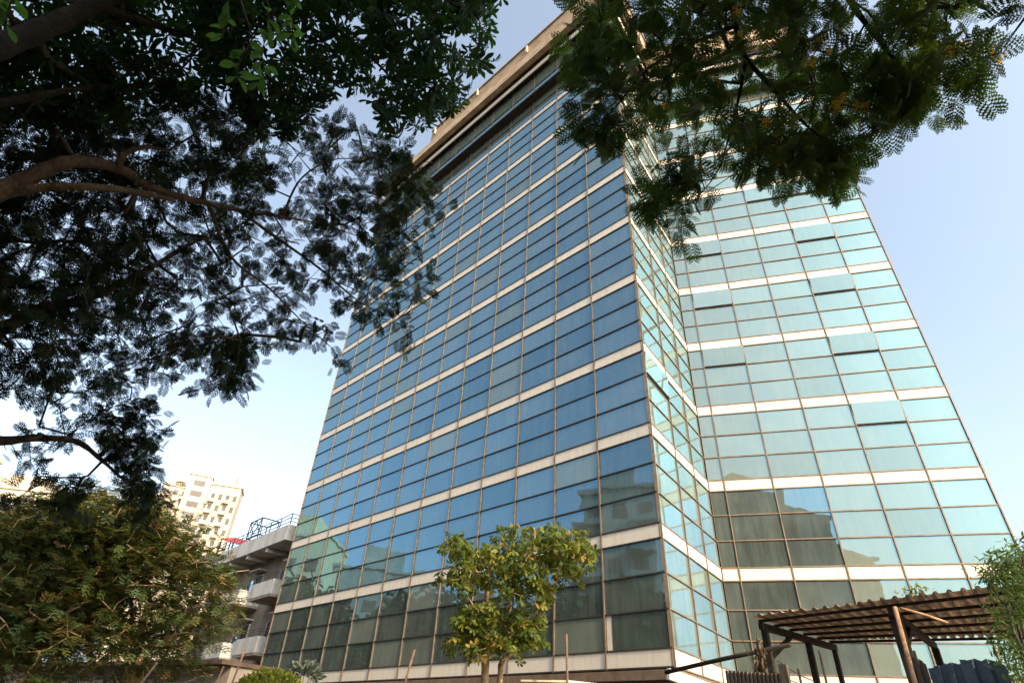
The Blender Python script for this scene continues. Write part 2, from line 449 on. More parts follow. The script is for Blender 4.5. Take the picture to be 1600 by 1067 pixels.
panes = sorted([c for c in cells if c['kind'] == 'pane'], key=lambda c: -c['area'])
rest = MB(); rest_b = MB()
def has_blind(c):
    if c['fi'] == 0: return random.random() < .10
    return c['fi'] == 1 or c['z0'] > 12.4 or c['i'] > 2
for k, c in enumerate(panes):
    F = facades[c['fi']]; P, u, n, L, bd = F
    s0, s1, z0, z1 = bd[c['i']]+0.03, bd[c['i']+1]-0.03, c['z0']+0.022, c['z1']-0.022
    if k < 298:
        is_open = any(inside(q, c['pr']) for q in open_px) and c['fi'] > 0
        if c['fi'] == 0 and c['i'] == 11 and abs(c['z0']-4.5) < 0.01:
            fbox('blind_strip', band_me, tower, F, s0+0.02, s0+0.24, z0, z1, -0.05, -0.02)
            s0 += 0.26
        o = fbox('pane', blind_me if has_blind(c) else pane_me, tower, F, s0, s1, z0, z1, -0.035, -0.012, random.gauss(0, .004), random.gauss(0, .004))
        if is_open:
            a = R_(5.0); h = z1-z0
            o.rotation_euler[0] = a
            o.location.z -= 0
            sh = math.sin(a)*h/2 + 0.03
            o.location.x += n[0]*sh; o.location.y += n[1]*sh
            b = fbox('sash_slit', sash_slit_me, tower, F, s0, s1, z0-0.012, z0+0.022, 0.04, 0.10)  # bottom rail, coloured dark to stand in for the shaded slit there
    else:
        a = P + u*s0 + n*-0.012; b = P + u*s1 + n*-0.012
        (rest if not has_blind(c) else rest_b).quad((*a, z0), (*b, z0), (*b, z1), (*a, z1))
o = rest.build('pane_field', M['glass'], tower); tag(o, kind='stuff')
o = rest_b.build('pane_field', M['glass_blind'], tower); tag(o, kind='stuff')
for c in cells:
    if c['kind'] == 'band':
        F = facades[c['fi']]; bd = F[4]
        fbox('spandrel_panel', band_me, tower, F, bd[c['i']]+0.028, bd[c['i']+1]-0.028, c['z0']+0.02, c['z1']-0.02, -0.035, 0.004)
for fi, F in enumerate(facades):
    bd = F[4]
    for i, s in enumerate(bd):
        if fi == 0 and i == len(bd)-1 or fi == 1 and i == 3: continue
        w = 0.05
        lo, hi = s-w/2, s+w/2
        if i == 0: lo, hi = s+0.002, s+0.04
        if fi == 2 and i == len(bd)-1: lo, hi = s-0.05, s
        if fi == 2 and i == 0: lo, hi = s+0.03, s+0.05
        for (za, zb) in ((3.94, 42.29), (42.41, 46.37)):
            fbox('mullion', mull_me, tower, F, lo, hi, za, zb, -0.08, 0.05)
    zs = sorted({round(z, 3) for r in rows for z in r[:2]})
    for z in zs:
        fbox('transom', tran_me if fi == 0 else mull_me, tower, F, 0.0 if fi != 2 else 0.03, F[3] - (0.03 if fi == 1 else 0.0), z-0.024, z+0.024, -0.08, 0.035)
# slab edges, ledge, lip, beam and parapet of the roof
sweep(-0.13, 0.06, 3.62, 3.90).build('base_fascia', M['bronze'], tower)
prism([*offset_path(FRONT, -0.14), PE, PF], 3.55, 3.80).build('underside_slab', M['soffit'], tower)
sweep(-0.13, 0.62, 42.29, 42.41).build('ledge', M['dark_frame'], tower)
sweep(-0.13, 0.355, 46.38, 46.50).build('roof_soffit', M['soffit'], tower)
sweep(0.36, 0.44, 45.87, 46.38).build('soffit_lip', M['cream_paint'], tower)
sweep(0.58, 1.02, 46.75, 47.70).build('cornice_beam', M['concrete_warm'], tower)
sweep(-0.13, 0.90, 47.73, 47.95).build('roof_slab', M['concrete_brown'], tower)
par = [np.array([-19.9, 0.0]), PA, PB, PC]
sweep(0.62, 0.84, 47.96, 49.70, par).build('parapet', M['concrete_brown'], tower)
sweep(0.55, 0.95, 49.71, 49.86, par).build('parapet_cap', M['concrete_brown'], tower)
for px, py in ((823, 77), (746, 144), (680, 204)):
    q = on_y(px, py, -0.93)
    MB().box(q[0]-0.07, q[0]+0.07, -0.98, -0.85, max(47.96, q[2]-0.5), max(47.96, q[2]-0.5)+.95).build('bracket', M['cream_paint'], tower)
# recessed ground floor below the glass
gf = offset_path(FRONT, -1.6)
prism([*gf, PE, PF], 0, 3.54).build('ground_floor_wall', M['plaster_brown'], tower)
for s in (2, 7, 12, 17, 22, 27):
    MB().box(-s-.25, -s+.25, 0.35, 0.85, 0, 3.54).build('column', M['plaster_brown'], tower)
for s in range(8):
    MB().box(-3.4*s-2.6, -3.4*s-0.9, 1.50, 1.59, 0.4, 3.0).build('shutter', M['dark_open'], tower)
a = at(1044, 1052, 19.2); b = at(1120, 1080, 20.6)
MB().bar(a, b, 0.12, 0.28).build('canopy_edge', M['cream_paint'], tower)

# ------------------------------------------------------------------ low building with balconies, left of the tower
lc = np.array([-30.35, 0.28])
lp = on_z(343, 864, 14.15)[:2]
ldir = (lc - lp) / np.linalg.norm(lc - lp)
lb = empty('balcony_building', (lc[0], lc[1], 0), math.atan2(ldir[1], ldir[0]))
tag(lb, 'low grey plastered building with balconies and roof railing beside the glass tower', 'building')
LW = 18.0
def lbox(nm, mt, x0, x1, y0, y1, z0, z1, parent=lb):
    return MB().box(x0, x1, y0, y1, z0, z1).build(nm, mt, parent)
lbox('wall', M['plaster_brown'], -LW, 1.2, 1.75, 9, 0, 13.0)
lbox('roof_slab', M['plaster_grey'], -LW, 0, 0, 9, 13.05, 14.15)
for x in (-3.2, -6.6, -10.0, -13.4):
    lbox('soffit_beam', M['plaster_grey'], x-.12, x+.12, 0.12, 1.74, 12.72, 13.04)
rl = []
for zz in (14.4, 14.68, 14.96):
    rl.append(MB().bar((-LW, 0.12, zz), (-0.1, 0.12, zz), 0.04).build('roof_rail', M['iron'], lb))
    MB().bar((-0.1, 0.14, zz), (-0.1, 5, zz), 0.04).build('roof_rail', M['iron'], lb)
for k in range(10):
    MB().bar((-0.1-1.75*k, 0.12, 14.15), (-0.1-1.75*k, 0.12, 15.0), 0.05).build('rail_post', M['iron'], lb)
for zf in (9.45, 5.9, 2.35):
    for bx0 in (-3.6, -9.4):
        x0, x1 = bx0, bx0+3.6
        lbox('balcony', M['plaster_grey'], x0, x1, 0.0, 0.14, zf, zf+0.95)
        lbox('balcony_end', M['plaster_grey'], x1-.14, x1, 0.145, 1.74, zf, zf+0.95)
        lbox('balcony_floor', M['plaster_brown'], x0, x1, 0.02, 1.74, zf-.16, zf-0.005)
        rr = MB()
        for zz in (1.1, 1.25, 1.4):
            rr.bar((x0, .07, zf+zz), (x1-.05, .07, zf+zz), .028)
            rr.bar((x1-.07, .07, zf+zz), (x1-.07, 1.74, zf+zz), .028)
        for q in range(4):
            rr.bar((x0+.05+q*1.15, .07, zf+.95), (x0+.05+q*1.15, .07, zf+1.4), .03)
        rr.build('balcony_railing', M['iron'], lb)
        # door and window behind the balcony
        d = lbox('door', M['dark_open'], x0+.45, x0+1.25, 1.70, 1.745, zf+.0, zf+2.25)
        lbox('door_frame', M['plaster_grey'], x0+.35, x0+.44, 1.66, 1.744, zf, zf+2.3, d)
        w = lbox('window', M['dark_open'], x0+1.85, x0+3.1, 1.70, 1.745, zf+.85, zf+2.35)
        f = MB()
        f.box(x0+1.78, x0+1.85, 1.64, 1.744, zf+.8, zf+2.4).box(x0+3.1, x0+3.17, 1.64, 1.744, zf+.8, zf+2.4)
        f.box(x0+1.851, x0+3.099, 1.64, 1.744, zf+2.35, zf+2.42).box(x0+1.7, x0+3.25, 1.6, 1.744, zf+.72, zf+.79)
        f.build('window_frame', M['plaster_grey'], w)
        gr = MB()
        for q in range(7):
            gr.bar((x0+1.9+q*.19, 1.62, zf+.85), (x0+1.9+q*.19, 1.62, zf+2.34), .02)
        gr.build('grille', M['iron'], w)
        lbox('open_shutter', M['blue_glass'], x0+1.35, x0+1.75, 1.55, 1.58, zf+.9, zf+2.1, w)
        lbox('sun_hood', M['plaster_grey'], x0+1.6, x0+3.4, 1.1, 1.744, zf+2.62, zf+2.72)
for k in range(5):
    w = lbox('ground_window', M['dark_open'], -6.6-2.2*k, -5.4-2.2*k, 1.70, 1.745, 2.2, 4.6)
    MB().box(-6.75-2.2*k, -6.6-2.2*k, 1.62, 1.744, 2.1, 4.7).box(-5.4-2.2*k, -5.25-2.2*k, 1.62, 1.744, 2.1, 4.7).build('window_frame', M['plaster_grey'], w)

hl = on_z(-80, 1038, 4.0)
hr = on_z(345, 1030, 4.0)
hu = (hr-hl)/np.linalg.norm(hr-hl)
lh = empty('low_house', (hr[0], hr[1], 0), math.atan2(hu[1], hu[0]))
tag(lh, 'low dark house with pale window frames beneath the bushy tree', 'house')
HL = np.linalg.norm(hr-hl)
MB().box(-HL-6, 0, .6, 3.5, 0, 3.85).build('wall', M['plaster_brown'], lh)
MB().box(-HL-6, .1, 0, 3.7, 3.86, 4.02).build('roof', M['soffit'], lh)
for k in range(8):
    w = MB().box(-2.9-2.6*k, -1.5-2.6*k, .54, .595, 1.2, 3.1).build('window', M['dark_open'], lh)
    MB().box(-3.05-2.6*k, -2.9-2.6*k, .48, .594, 1.1, 3.2).box(-1.5-2.6*k, -1.35-2.6*k, .48, .594, 1.1, 3.2).box(-2.899-2.6*k, -1.501-2.6*k, .48, .594, 3.1, 3.2).build('window_frame', M['plaster_grey'], w)

# red roof sheet and steel lattice standing on its roof
q = on_z(362, 862, 15.0)
nin = np.array([-ldir[1], ldir[0]])
q = lp + ldir*.5 + nin*.6
rs = empty('red_roof_shelter', (q[0], q[1], 14.15), math.atan2(ldir[1], ldir[0]))
tag(rs, 'red sheet roof on the low building behind the roof railing', 'roof shelter')
MB().hexa([(-3.6, 0, 1.9), (2.4, 0, .3), (2.4, 1.3, .7), (-3.6, 1.3, 2.3), (-3.6, 0, 1.96), (2.4, 0, .36), (2.4, 1.3, .76), (-3.6, 1.3, 2.36)]).build('roof_sheet', M['red_sheet'], rs)
for x in (-3.4, -.8, 2.2):
    for y, h in ((.1, .94-.2667*x), (1.2, 1.28-.2667*x)):
        MB().bar((x, y, 0), (x, y, h), .08).build('post', M['iron'], rs)
q = lp - ldir*2.2 + nin*2.6
ls = empty('steel_lattice_frame', (q[0], q[1], 14.15), math.atan2(ldir[1], ldir[0]))
tag(ls, 'bare steel lattice frame on the roof behind the red sheet', 'lattice frame')
for x in (0, 2.6):
    for y in (0, 1.6):
        MB().bar((x, y, 0), (x, y, 3.7), .07).build('post', M['iron'], ls)
for zz in (2.2, 3.7):
    for (a, b) in (((0, 0), (2.6, 0)), ((0, 1.6), (2.6, 1.6)), ((0, 0), (0, 1.6)), ((2.6, 0), (2.6, 1.6))):
        MB().bar((*a, zz), (*b, zz), .08).build('beam', M['iron'], ls)
for (a, b) in (((0, 0, 2.4), (1.3, 0, 3.7)), ((1.3, 0, 3.7), (2.6, 0, 2.4)), ((0, 0, 3.7), (1.3, 0, 2.4)), ((1.3, 0, 2.4), (2.6, 0, 3.7))):
    MB().bar(a, b, .06).build('brace', M['iron'], ls)

# ------------------------------------------------------------------ far apartment towers
def apartment(name, label, base, rz, w, dep, h, wall, floors, cols, slabs=True, parapet=2.0, win=M['tower_window'], recess=M['tower_shade']):
    t = empty(name, (base[0], base[1], 0), rz)
    tag(t, label, 'apartment block')
    MB().box(-w/2, w/2, -dep/2, dep/2, 0, h).build('wall', wall, t)
    MB().box(-w/2-.3, w/2+.3, -dep/2-.3, dep/2+.3, h+.01, h+parapet*.4).build('roof_edge', wall, t)
    MB().box(-w*.2, w*.25, -dep*.3, dep*.2, h+parapet*.4+.01, h+parapet*.4+3.2).build('roof_room', wall, t)
    fh = 3.1
    nf = int(h // fh)
    wme = {}
    for side in range(2):
        span = w if side == 0 else dep
        cw = span/cols
        for k in range(max(0, nf-floors), nf):
            for i in range(cols):
                c0 = -span/2 + cw*(i+.5)
                ww = cw*.5
                if side == 0:
                    o = MB().box(c0-ww/2, c0+ww/2, -dep/2-.06, -dep/2-.01, k*fh+.9, k*fh+2.5).build('window', win, t)
                else:
                    o = MB().box(w/2+.01, w/2+.06, c0-ww/2, c0+ww/2, k*fh+.9, k*fh+2.5).build('window', win, t)
                if slabs and i % 2 == 0:
                    if side == 0:
                        MB().box(c0-cw*.42, c0+cw*.42, -dep/2-1.3, -dep/2-.07, k*fh-.05, k*fh+.85).build('balcony', wall, t)
                    else:
                        MB().box(w/2+.07, w/2+1.3, c0-cw*.42, c0+cw*.42, k*fh-.05, k*fh+.85).build('balcony', wall, t)
    return t
p1 = at(345, 800, 185); h1 = at(335, 758, 185)[2]
apartment('apartment_tower', 'tall cream apartment tower with balconies above the low building roof', p1, R_(-28), 6, 7.5, h1, M['tower_white'], 10, 4)
p2 = at(296, 800, 196); h2 = at(296, 738, 196)[2]
apartment('apartment_tower', 'plain cream slab tower rising just left of the balconied far tower', p2, R_(-20), 4.5, 6, h2, M['tower_white'], 6, 1, False, 0.5)
p3 = at(262, 800, 200); h3 = at(262, 760, 200)[2]
apartment('apartment_tower', 'cream far block half hidden behind the bushy tree top', p3, R_(-15), 7, 7, h3, M['tower_white'], 8, 3)
p4 = at(18, 830, 150); h4 = at(20, 778, 150)[2]
apartment('apartment_tower', 'cream far block with long bands at the left edge of the picture', p4, R_(-35), 16, 20, h4, M['tower_white'], 6, 4)

# ------------------------------------------------------------------ buildings across the road, seen mirrored in the glass
def mirror1(x, y, dist):
    q = at(x, y, dist); return np.array([q[0], -q[1], q[2]])
def mirror3(x, y, dist):
    q = at(x, y, dist); k = ((q[:2]-PB) @ n3); return np.array([*(q[:2] - 2*k*n3), q[2]])
b1 = mirror1(975, 860, 78); t1 = mirror1(965, 775, 78)
apartment('roadside_building', 'grey apartment block mirrored in the lower panes near the tower corner', b1, math.atan2(78*.6, 45)+math.pi/2+.3, 9.5, 9, t1[2], M['grey_block'], 7, 3, True, 1.2)
b2 = mirror1(468, 900, 92); t2 = mirror1(468, 850, 92)
apartment('roadside_building', 'cream building mirrored low in the panes at the left edge of the tower', b2, 2.4, 9, 10, t2[2], M['cream_block'], 5, 3, False, 1.0)
b3 = mirror1(600, 930, 95); t3 = mirror1(600, 905, 95)
apartment('roadside_building', 'pale hipped building mirrored above the trees in the left panes', b3, 2.2, 14, 10, t3[2], M['grey_block'], 4, 4, False, 1.0)
b4 = mirror3(1185, 900, 70); t4 = mirror3(1185, 805, 70)
apartment('roadside_building', 'dark building mirrored low in the right wing next to the inner corner', b4, 1.35, 9, 14, t4[2], M['dark_block'], 6, 4, True, 1.2)
b5 = mirror3(1270, 920, 66); t5 = mirror3(1270, 862, 66)
apartment('roadside_building', 'lower dark block mirrored in the right wing beside the taller dark building', b5, 1.35, 7, 9, t5[2], M['dark_block'], 4, 2, False, 0.6)

# ------------------------------------------------------------------ foliage machinery
def obovate(L=1.0, W=0.36):
    xs = (0.0, 0.3, 0.62, 0.85); ws = (0.04, 0.55, 1.0, 0.72)
    v = []; f = []
    for x, w in zip(xs, ws):
        z = -0.12*x*x
        v += [(x*L, -w*W/2, z+0.05*w), (x*L, 0, z), (x*L, w*W/2, z+0.05*w)]
    v.append((L, 0, -0.14))
    for i in range(3):
        a = i*3
        f += [(a, a+3, a+4), (a, a+4, a+1), (a+1, a+4, a+5), (a+1, a+5, a+2)]
    f += [(9, 12, 10), (10, 12, 11)]
    return np.array(v), np.array(f)

def combine(parts):
    V = []; F = []; n = 0
    for v, f in parts:
        V.append(v); F.append(f+n); n += len(v)
    return np.concatenate(V), np.concatenate(F)

def rotm(ax, t):
    return np.array(Matrix.Rotation(t, 3, Vector(ax)))

def whorl(nl=7, tilt=0.35, W=0.34):
    parts = []
    rr = random.Random(nl)
    for i in range(nl):
        v, f = obovate(1.0, W)
        v = v * (0.8+0.3*rr.random())
        v = v + np.array([0.06, 0, 0])
        m_ = rotm((0, 0, 1), 2*math.pi*i/nl + rr.uniform(-.2, .2)) @ rotm((0, 1, 0), tilt + rr.uniform(-.25, .35)) @ rotm((1, 0, 0), rr.uniform(-.5, .5))
        parts.append((v @ m_.T, f))
    return combine(parts)

def bipinnate(npair, nleaf, droop=0.35, pl=0.42, tri=False, gap=0.62):
    """leaf along +x, length 1: pinna pairs carrying rows of small leaflets"""
    V = []; F = []
    def add(a, b, w):
        d = b-a; n = np.array([-d[1], d[0], 0]); n = n/max(1e-6, np.linalg.norm(n))*w/2
        k = len(V)
        if tri:
            V.extend([a, (a*.35+b*.65)+n, b*1.0, ]); F.append((k, k+1, k+2))
            V.extend([a, b*1.0, (a*.35+b*.65)-n]); F.append((k+3, k+4, k+5))
        else:
            md = a*.45+b*.55
            V.extend([a, md+n, b, md-n]); F.append((k, k+1, k+2)); F.append((k, k+2, k+3))
    def rib(a, b, w):
        add(a, b, w)
    for j in range(npair):
        x = 0.16 + 0.84*(j+0.5)/npair
        base = np.array([x, 0, -droop*x*x])
        ln = pl*(0.55+0.75*math.sin(math.pi*min(1, (0.12+0.8*(j+.5)/npair))))
        for sgn in (-1, 1):
            ang = sgn*(1.15 - 0.55*j/npair)
            d = np.array([math.cos(ang), math.sin(ang), -0.15])
            rib(base, base + d*ln, 0.012)
            e = np.array([-d[1], d[0], 0])
            for k in range(nleaf):
                t = (k+0.7)/nleaf
                p = base + d*ln*t + np.array([0, 0, -0.10*ln*t*t])
                ll = ln*0.30*math.sin(math.pi*(0.15+0.75*t))
                for s2 in (-1, 1):
                    q = p + (e*s2*0.92 + d*0.4)*ll + np.array([0, 0, -0.25*ll])
                    add(p, q, ln/nleaf*gap)
    a = np.array([0., 0, 0])
    for i in range(4):
        b = np.array([(i+1)/4, 0, -droop*((i+1)/4)**2]); rib(a, b, 0.02); a = b
    return np.array(V), np.array(F)

def frames(dirs, up_jit, rng, up=(0, 0, 1)):
    d = dirs / np.linalg.norm(dirs, axis=1, keepdims=True)
    u = np.array(up)[None] + rng.normal(0, up_jit, d.shape)
    y = np.cross(u, d); y /= np.linalg.norm(y, axis=1, keepdims=True)+1e-9
    z = np.cross(d, y)
    return np.stack([d, y, z], 2)      # columns are the local axes

def scatter(tmpl, org, fr, sc, tint):
    """list of (V,F) templates; returns one big vertex / face / tint array"""
    V, F = tmpl
    n = len(org)
    P = np.einsum('nij,kj->nki', fr, V) * sc[:, None, None] + org[:, None, :]
    FF = F[None] + (np.arange(n)*len(V))[:, None, None]
    return P.reshape(-1, 3), FF.reshape(-1, F.shape[1]), np.repeat(tint, len(V))

def big_mesh(name, chunks, mt):
    Vs = []; Fs = []; Ts = []; n = 0
    for v, f, t in chunks:
        Vs.append(v); Fs.append(f+n); Ts.append(t); n += len(v)
    V = np.concatenate(Vs).astype(np.float32); F = np.concatenate(Fs).astype(np.int32); T = np.concatenate(Ts).astype(np.float32)
    me = bpy.data.meshes.new(name)
    me.vertices.add(len(V)); me.vertices.foreach_set('co', V.ravel())
    me.loops.add(F.size); me.loops.foreach_set('vertex_index', F.ravel())
    me.polygons.add(len(F)); me.polygons.foreach_set('loop_start', np.arange(0, F.size, 3, dtype=np.int32))
    a = me.attributes.new('tint', 'FLOAT', 'POINT'); a.data.foreach_set('value', T)
    me.materials.append(mt)
    me.update(calc_edges=True)
    return me

def in_poly(pts, poly):
    x, y = pts[:, 0], pts[:, 1]; r = np.zeros(len(pts), bool); n = len(poly)
    for i in range(n):
        x1, y1 = poly[i]; x2, y2 = poly[(i+1) % n]
        c = ((y1 > y) != (y2 > y)) & (x < (x2-x1)*(y-y1)/((y2-y1) if y2 != y1 else 1e-9)+x1)
        r ^= c
    return r

def sample_poly(poly, n, d0, d1, rng, clump=0.0):
    poly = np.array(poly, float); lo = poly.min(0); hi = poly.max(0)
    out = np.zeros((0, 2))
    ph = rng.uniform(0, 6.28, 6)
    while len(out) < n:
        q = rng.uniform(lo, hi, (n*3, 2)); q = q[in_poly(q, poly)]
        if clump > 0 and len(q):
            w = (np.sin(q[:, 0]/31+ph[0])*np.sin(q[:, 1]/27+ph[1]) + np.sin((q[:, 0]+q[:, 1])/53+ph[2]) + np.sin((q[:, 0]-q[:, 1])/19+ph[3])*.6)/2.6
            q = q[rng.uniform(-1, 1, len(q)) < w + 1 - clump]
        out = np.concatenate([out, q])
    out = out[:n]
    d = rng.uniform(d0, d1, n)
    return np.array([at(x, y, k) for (x, y), k in zip(out, d)])

def grow(limbs, targets, rng, step=0.3, wob=0.05, tip=0.004):
    """limbs: polylines [(pos, r)...]; every target is joined to the nearest wood. returns nodes, parents, radii"""
    pos = []; par = []; fixed = []
    for lm in limbs:
        prev = -1
        if pos:
            d = np.linalg.norm(np.array(pos) - np.array(lm[0][0]), axis=1); prev = int(d.argmin())
        for i in range(len(lm)):
            a, ra = np.array(lm[i][0]), lm[i][1]
            if i > 0:
                b, rb = np.array(lm[i-1][0]), lm[i-1][1]
                k = max(1, int(np.linalg.norm(a-b)/step))
                for q in range(1, k):
                    t = q/k
                    pos.append(b+(a-b)*t); par.append(prev); fixed.append(rb+(ra-rb)*t); prev = len(pos)-1
            pos.append(a); par.append(prev); fixed.append(ra); prev = len(pos)-1
    nl = len(pos)
    P = np.zeros((nl + len(targets)*14, 3)); P[:nl] = pos
    n = nl
    dl = np.array([np.linalg.norm(P[:nl]-t, axis=1).min() for t in targets])
    tips = []
    for ti in np.argsort(dl):
        t = targets[ti]
        d = np.linalg.norm(P[:n]-t, axis=1); j = int(d.argmin()); L = d[j]
        k = max(1, min(12, int(L/step)))
        b = P[j].copy(); prev = j
        side = rng.normal(0, 1, 3)*L*0.10
        for q in range(1, k+1):
            s = q/k
            if n >= len(P): break
            P[n] = b + (t-b)*s + side*math.sin(math.pi*s) + (rng.normal(0, wob, 3)*L*.15 if q < k else 0)
            par.append(prev); fixed.append(0.0); prev = n; n += 1
        tips.append(prev)
    P = P[:n]; par = np.array(par); cnt = np.zeros(n)
    for t in tips: cnt[t] += 1
    for i in range(n-1, nl-1, -1):
        cnt[par[i]] += cnt[i]
    r = tip*np.maximum(cnt, 1)**0.5
    r[:nl] = np.array(fixed[:nl])
    return P, par, r, np.array(tips), nl

def twig_mesh(name, P, par, r, nl, mt):
    V = []; F = []
    idx = np.arange(nl, len(P))
    a = P[par[idx]]; b = P[idx]; rb = r[idx]; ra = np.minimum(r[par[idx]], rb*1.5)
    d = b-a; d /= np.linalg.norm(d, axis=1, keepdims=True)+1e-9
    up = np.where(np.abs(d[:, 2:3]) < 0.9, np.array([[0, 0, 1.]]), np.array([[1., 0, 0]]))
    x = np.cross(d, up); x /= np.linalg.norm(x, axis=1, keepdims=True)+1e-9; y = np.cross(d, x)
    K = 4
    rings = []
    for c, rr in ((a, ra), (b + d*0.004, rb)):
        for j in range(K):
            t = 2*math.pi*j/K
            rings.append(c + (x*math.cos(t)+y*math.sin(t))*rr[:, None])
    V = np.stack(rings, 1).reshape(-1, 3)
    f = []
    for j in range(K):
        k = (j+1) % K
        f += [(j, k, K+k), (j, K+k, K+j)]
    F = (np.array(f)[None] + (np.arange(len(idx))*2*K)[:, None, None]).reshape(-1, 3)
    return big_mesh(name, [(V, F, np.zeros(len(V)))], mt)

def smooth_line(pts, n=6):
    """Catmull-Rom through (pos, r) points"""
    P = [np.array([*p, r]) for p, r in pts]
    P = [2*P[0]-P[1]] + P + [2*P[-1]-P[-2]]
    out = []
    for i in range(1, len(P)-2):
        for k in range(n):
            t = k/n
            out.append(0.5*((2*P[i]) + (-P[i-1]+P[i+1])*t + (2*P[i-1]-5*P[i]+4*P[i+1]-P[i+2])*t*t + (-P[i-1]+3*P[i]-3*P[i+1]+P[i+2])*t**3))
    out.append(P[-2])
    return [(q[:3], max(0.003, q[3])) for q in out]

def limb_obj(name, line, mt, parent, k=10):
    b = MB()
    pts = [p for p, r in line]
    rad = [r*(1+0.08*math.sin(i*1.7)+random.uniform(-.05, .05)) for i, (p, r) in enumerate(line)]
    b.tube(pts, rad, k)
    return b.build(name, mt, parent, True)

def out_of_frame(P, mx=60):
    q = project(P)
    return ~((q[:, 2] > 0) & (q[:, 0] > -mx) & (q[:, 0] < 1600+mx) & (q[:, 1] > -mx) & (q[:, 1] < 1067+mx))

def ellipsoid(c, r, n, rng, cam_clear=3.0):  # foliage points out of view, added to shade the visible crowns
    out = []
    c = np.array(c); r = np.array(r)
    tries = 0
    while len(out) < n and tries < 200:
        tries += 1
        q = rng.uniform(-1, 1, (n, 3)); q = q[np.linalg.norm(q, axis=1) < 1]
        p = c + q*r
        p = p[out_of_frame(p)]
        p = p[np.linalg.norm(p-CAM, axis=1) > cam_clear]
        out += list(p)
    return np.array(out[:n]).reshape(-1, 3)

def crown_dirs(P, par, tips):
    d = P[tips]-P[par[tips]]
    return d/(np.linalg.norm(d, axis=1, keepdims=True)+1e-9)

# ------------------------------------------------------------------ fine-leaved tree, upper left
rng = np.random.default_rng(11)
tb = at(-620, 620, 8.4); tb[2] = 0
fork = at(-330, 420, 8.6)
t1 = empty('fine_leaved_tree', (0, 0, 0))
tag(t1, 'large dark tree with fine feathery leaves and a thick lit limb, upper left', 'tree')
trunk = smooth_line([(tb, .38), (tb*.4+fork*.6+np.array([0, 0, -.4]), .31), (fork, .26)])
limb_obj('trunk', trunk, M['bark'], t1, 14)
limbA = smooth_line([(fork, .24), (at(-120, 330, 8.5), 0.1273), (at(-10, 302, 8.4), 0.1050), (at(62, 270, 8.4), 0.0795), (at(105, 254, 8.4), 0.0732), (at(150, 255, 8.5), 0.0687), (at(195, 268, 8.6), 0.0636), (at(235, 292, 8.7), 0.0541), (at(272, 305, 8.8), 0.0445), (at(325, 318, 9.0), 0.0369), (at(372, 328, 9.3), 0.0286), (at(420, 336, 9.6), 0.0191), (at(500, 350, 9.9), 0.0114), (at(590, 380, 10.2), 0.0064)])
limbB = smooth_line([(at(-10, 302, 8.42), 0.0860), (at(60, 294, 8.3), 0.0533), (at(130, 292, 8.2), 0.0447), (at(200, 298, 8.3), 0.0387), (at(270, 312, 8.75), 0.0301)])
limbC = smooth_line([(at(182, 262, 8.55), .045), (at(196, 240, 8.5), .035), (at(228, 230, 8.5), .026), (at(262, 236, 8.6), .016)])
limbD = smooth_line([(fork, .2), (at(-150, 560, 9.6), .14), (at(0, 515, 10), .09), (at(60, 483, 10), .075), (at(130, 468, 10.2), .06), (at(215, 430, 10.4), .045), (at(300, 380, 10.6), .03), (at(330, 372, 10.7), .015)])
limbE = smooth_line([(at(-150, 560, 9.6), .1), (at(-30, 680, 10.2), .07), (at(60, 684, 10.4), .05), (at(120, 690, 10.5), .04), (at(160, 720, 10.6), .025), (at(205, 760, 10.6), .01)])
limbF = smooth_line([(at(372, 328, 9.3), .03), (at(430, 370, 9.6), .024), (at(500, 420, 9.8), .018), (at(560, 470, 10), .012), (at(620, 500, 10.1), .006)])
limbG = smooth_line([(at(325, 318, 9.0), .03), (at(360, 400, 9.3), .022), (at(420, 450, 9.5), .016), (at(470, 500, 9.7), .01), (at(520, 545, 9.8), .006)])
limbH = smooth_line([(at(440, 340, 9.7), .02), (at(470, 280, 9.7), .014), (at(520, 250, 9.8), .01), (at(570, 250, 9.9), .005)])
allL = [limbA, limbB, limbC, limbD, limbE, limbF, limbG, limbH]
for q in allL:
    limb_obj('limb', q, M['bark'], t1)
tg = np.concatenate([
    sample_poly([(-90, 170), (330, 160), (470, 200), (540, 250), (570, 330), (545, 410), (480, 460), (430, 510), (395, 560), (388, 600), (330, 622), (300, 590), (240, 600), (150, 620), (0, 610), (-90, 610)], 700, 8.2, 12.5, rng, .45),
    sample_poly([(560, 230), (640, 245), (680, 310), (700, 335), (665, 365), (680, 440), (640, 470), (640, 535), (605, 545), (565, 490), (520, 470), (500, 380), (540, 300)], 140, 9.2, 11, rng, .5),
    sample_poly([(420, 480), (480, 500), (530, 525), (540, 572), (522, 570), (490, 530), (440, 540)], 16, 9.4, 10.2, rng),
    sample_poly([(470, 190), (560, 190), (640, 240), (620, 270), (520, 260)], 30, 9.4, 11, rng),
    sample_poly([(-80, 600), (240, 600), (238, 650), (200, 690), (150, 670), (105, 715), (60, 725), (-80, 740)], 38, 9.5, 11.5, rng, .3),
    sample_poly([(150, 640), (225, 635), (248, 690), (245, 790), (215, 792), (188, 730)], 85, 10, 11.2, rng),
    sample_poly([(70, 735), (150, 740), (120, 800), (80, 800)], 14, 10, 10.8, rng),
    sample_poly([(0, 765), (45, 770), (35, 790), (0, 785)], 5, 10, 10.5, rng),
    sample_poly([(330, 520), (395, 520), (390, 605), (350, 600)], 35, 9.5, 10.5, rng),
    sample_poly([(-420, 100), (-90, 150), (-90, 720), (-420, 760)], 170, 8.4, 11.5, rng, .3),
    ellipsoid(fork+np.array([-1.5, -2, 1.8]), (5, 4, 2.6), 120, rng)])  # unseen rest of the crown, added for its shade
P, par, r, tips, nl = grow(allL, tg, rng, 0.28, 0.05, .004)
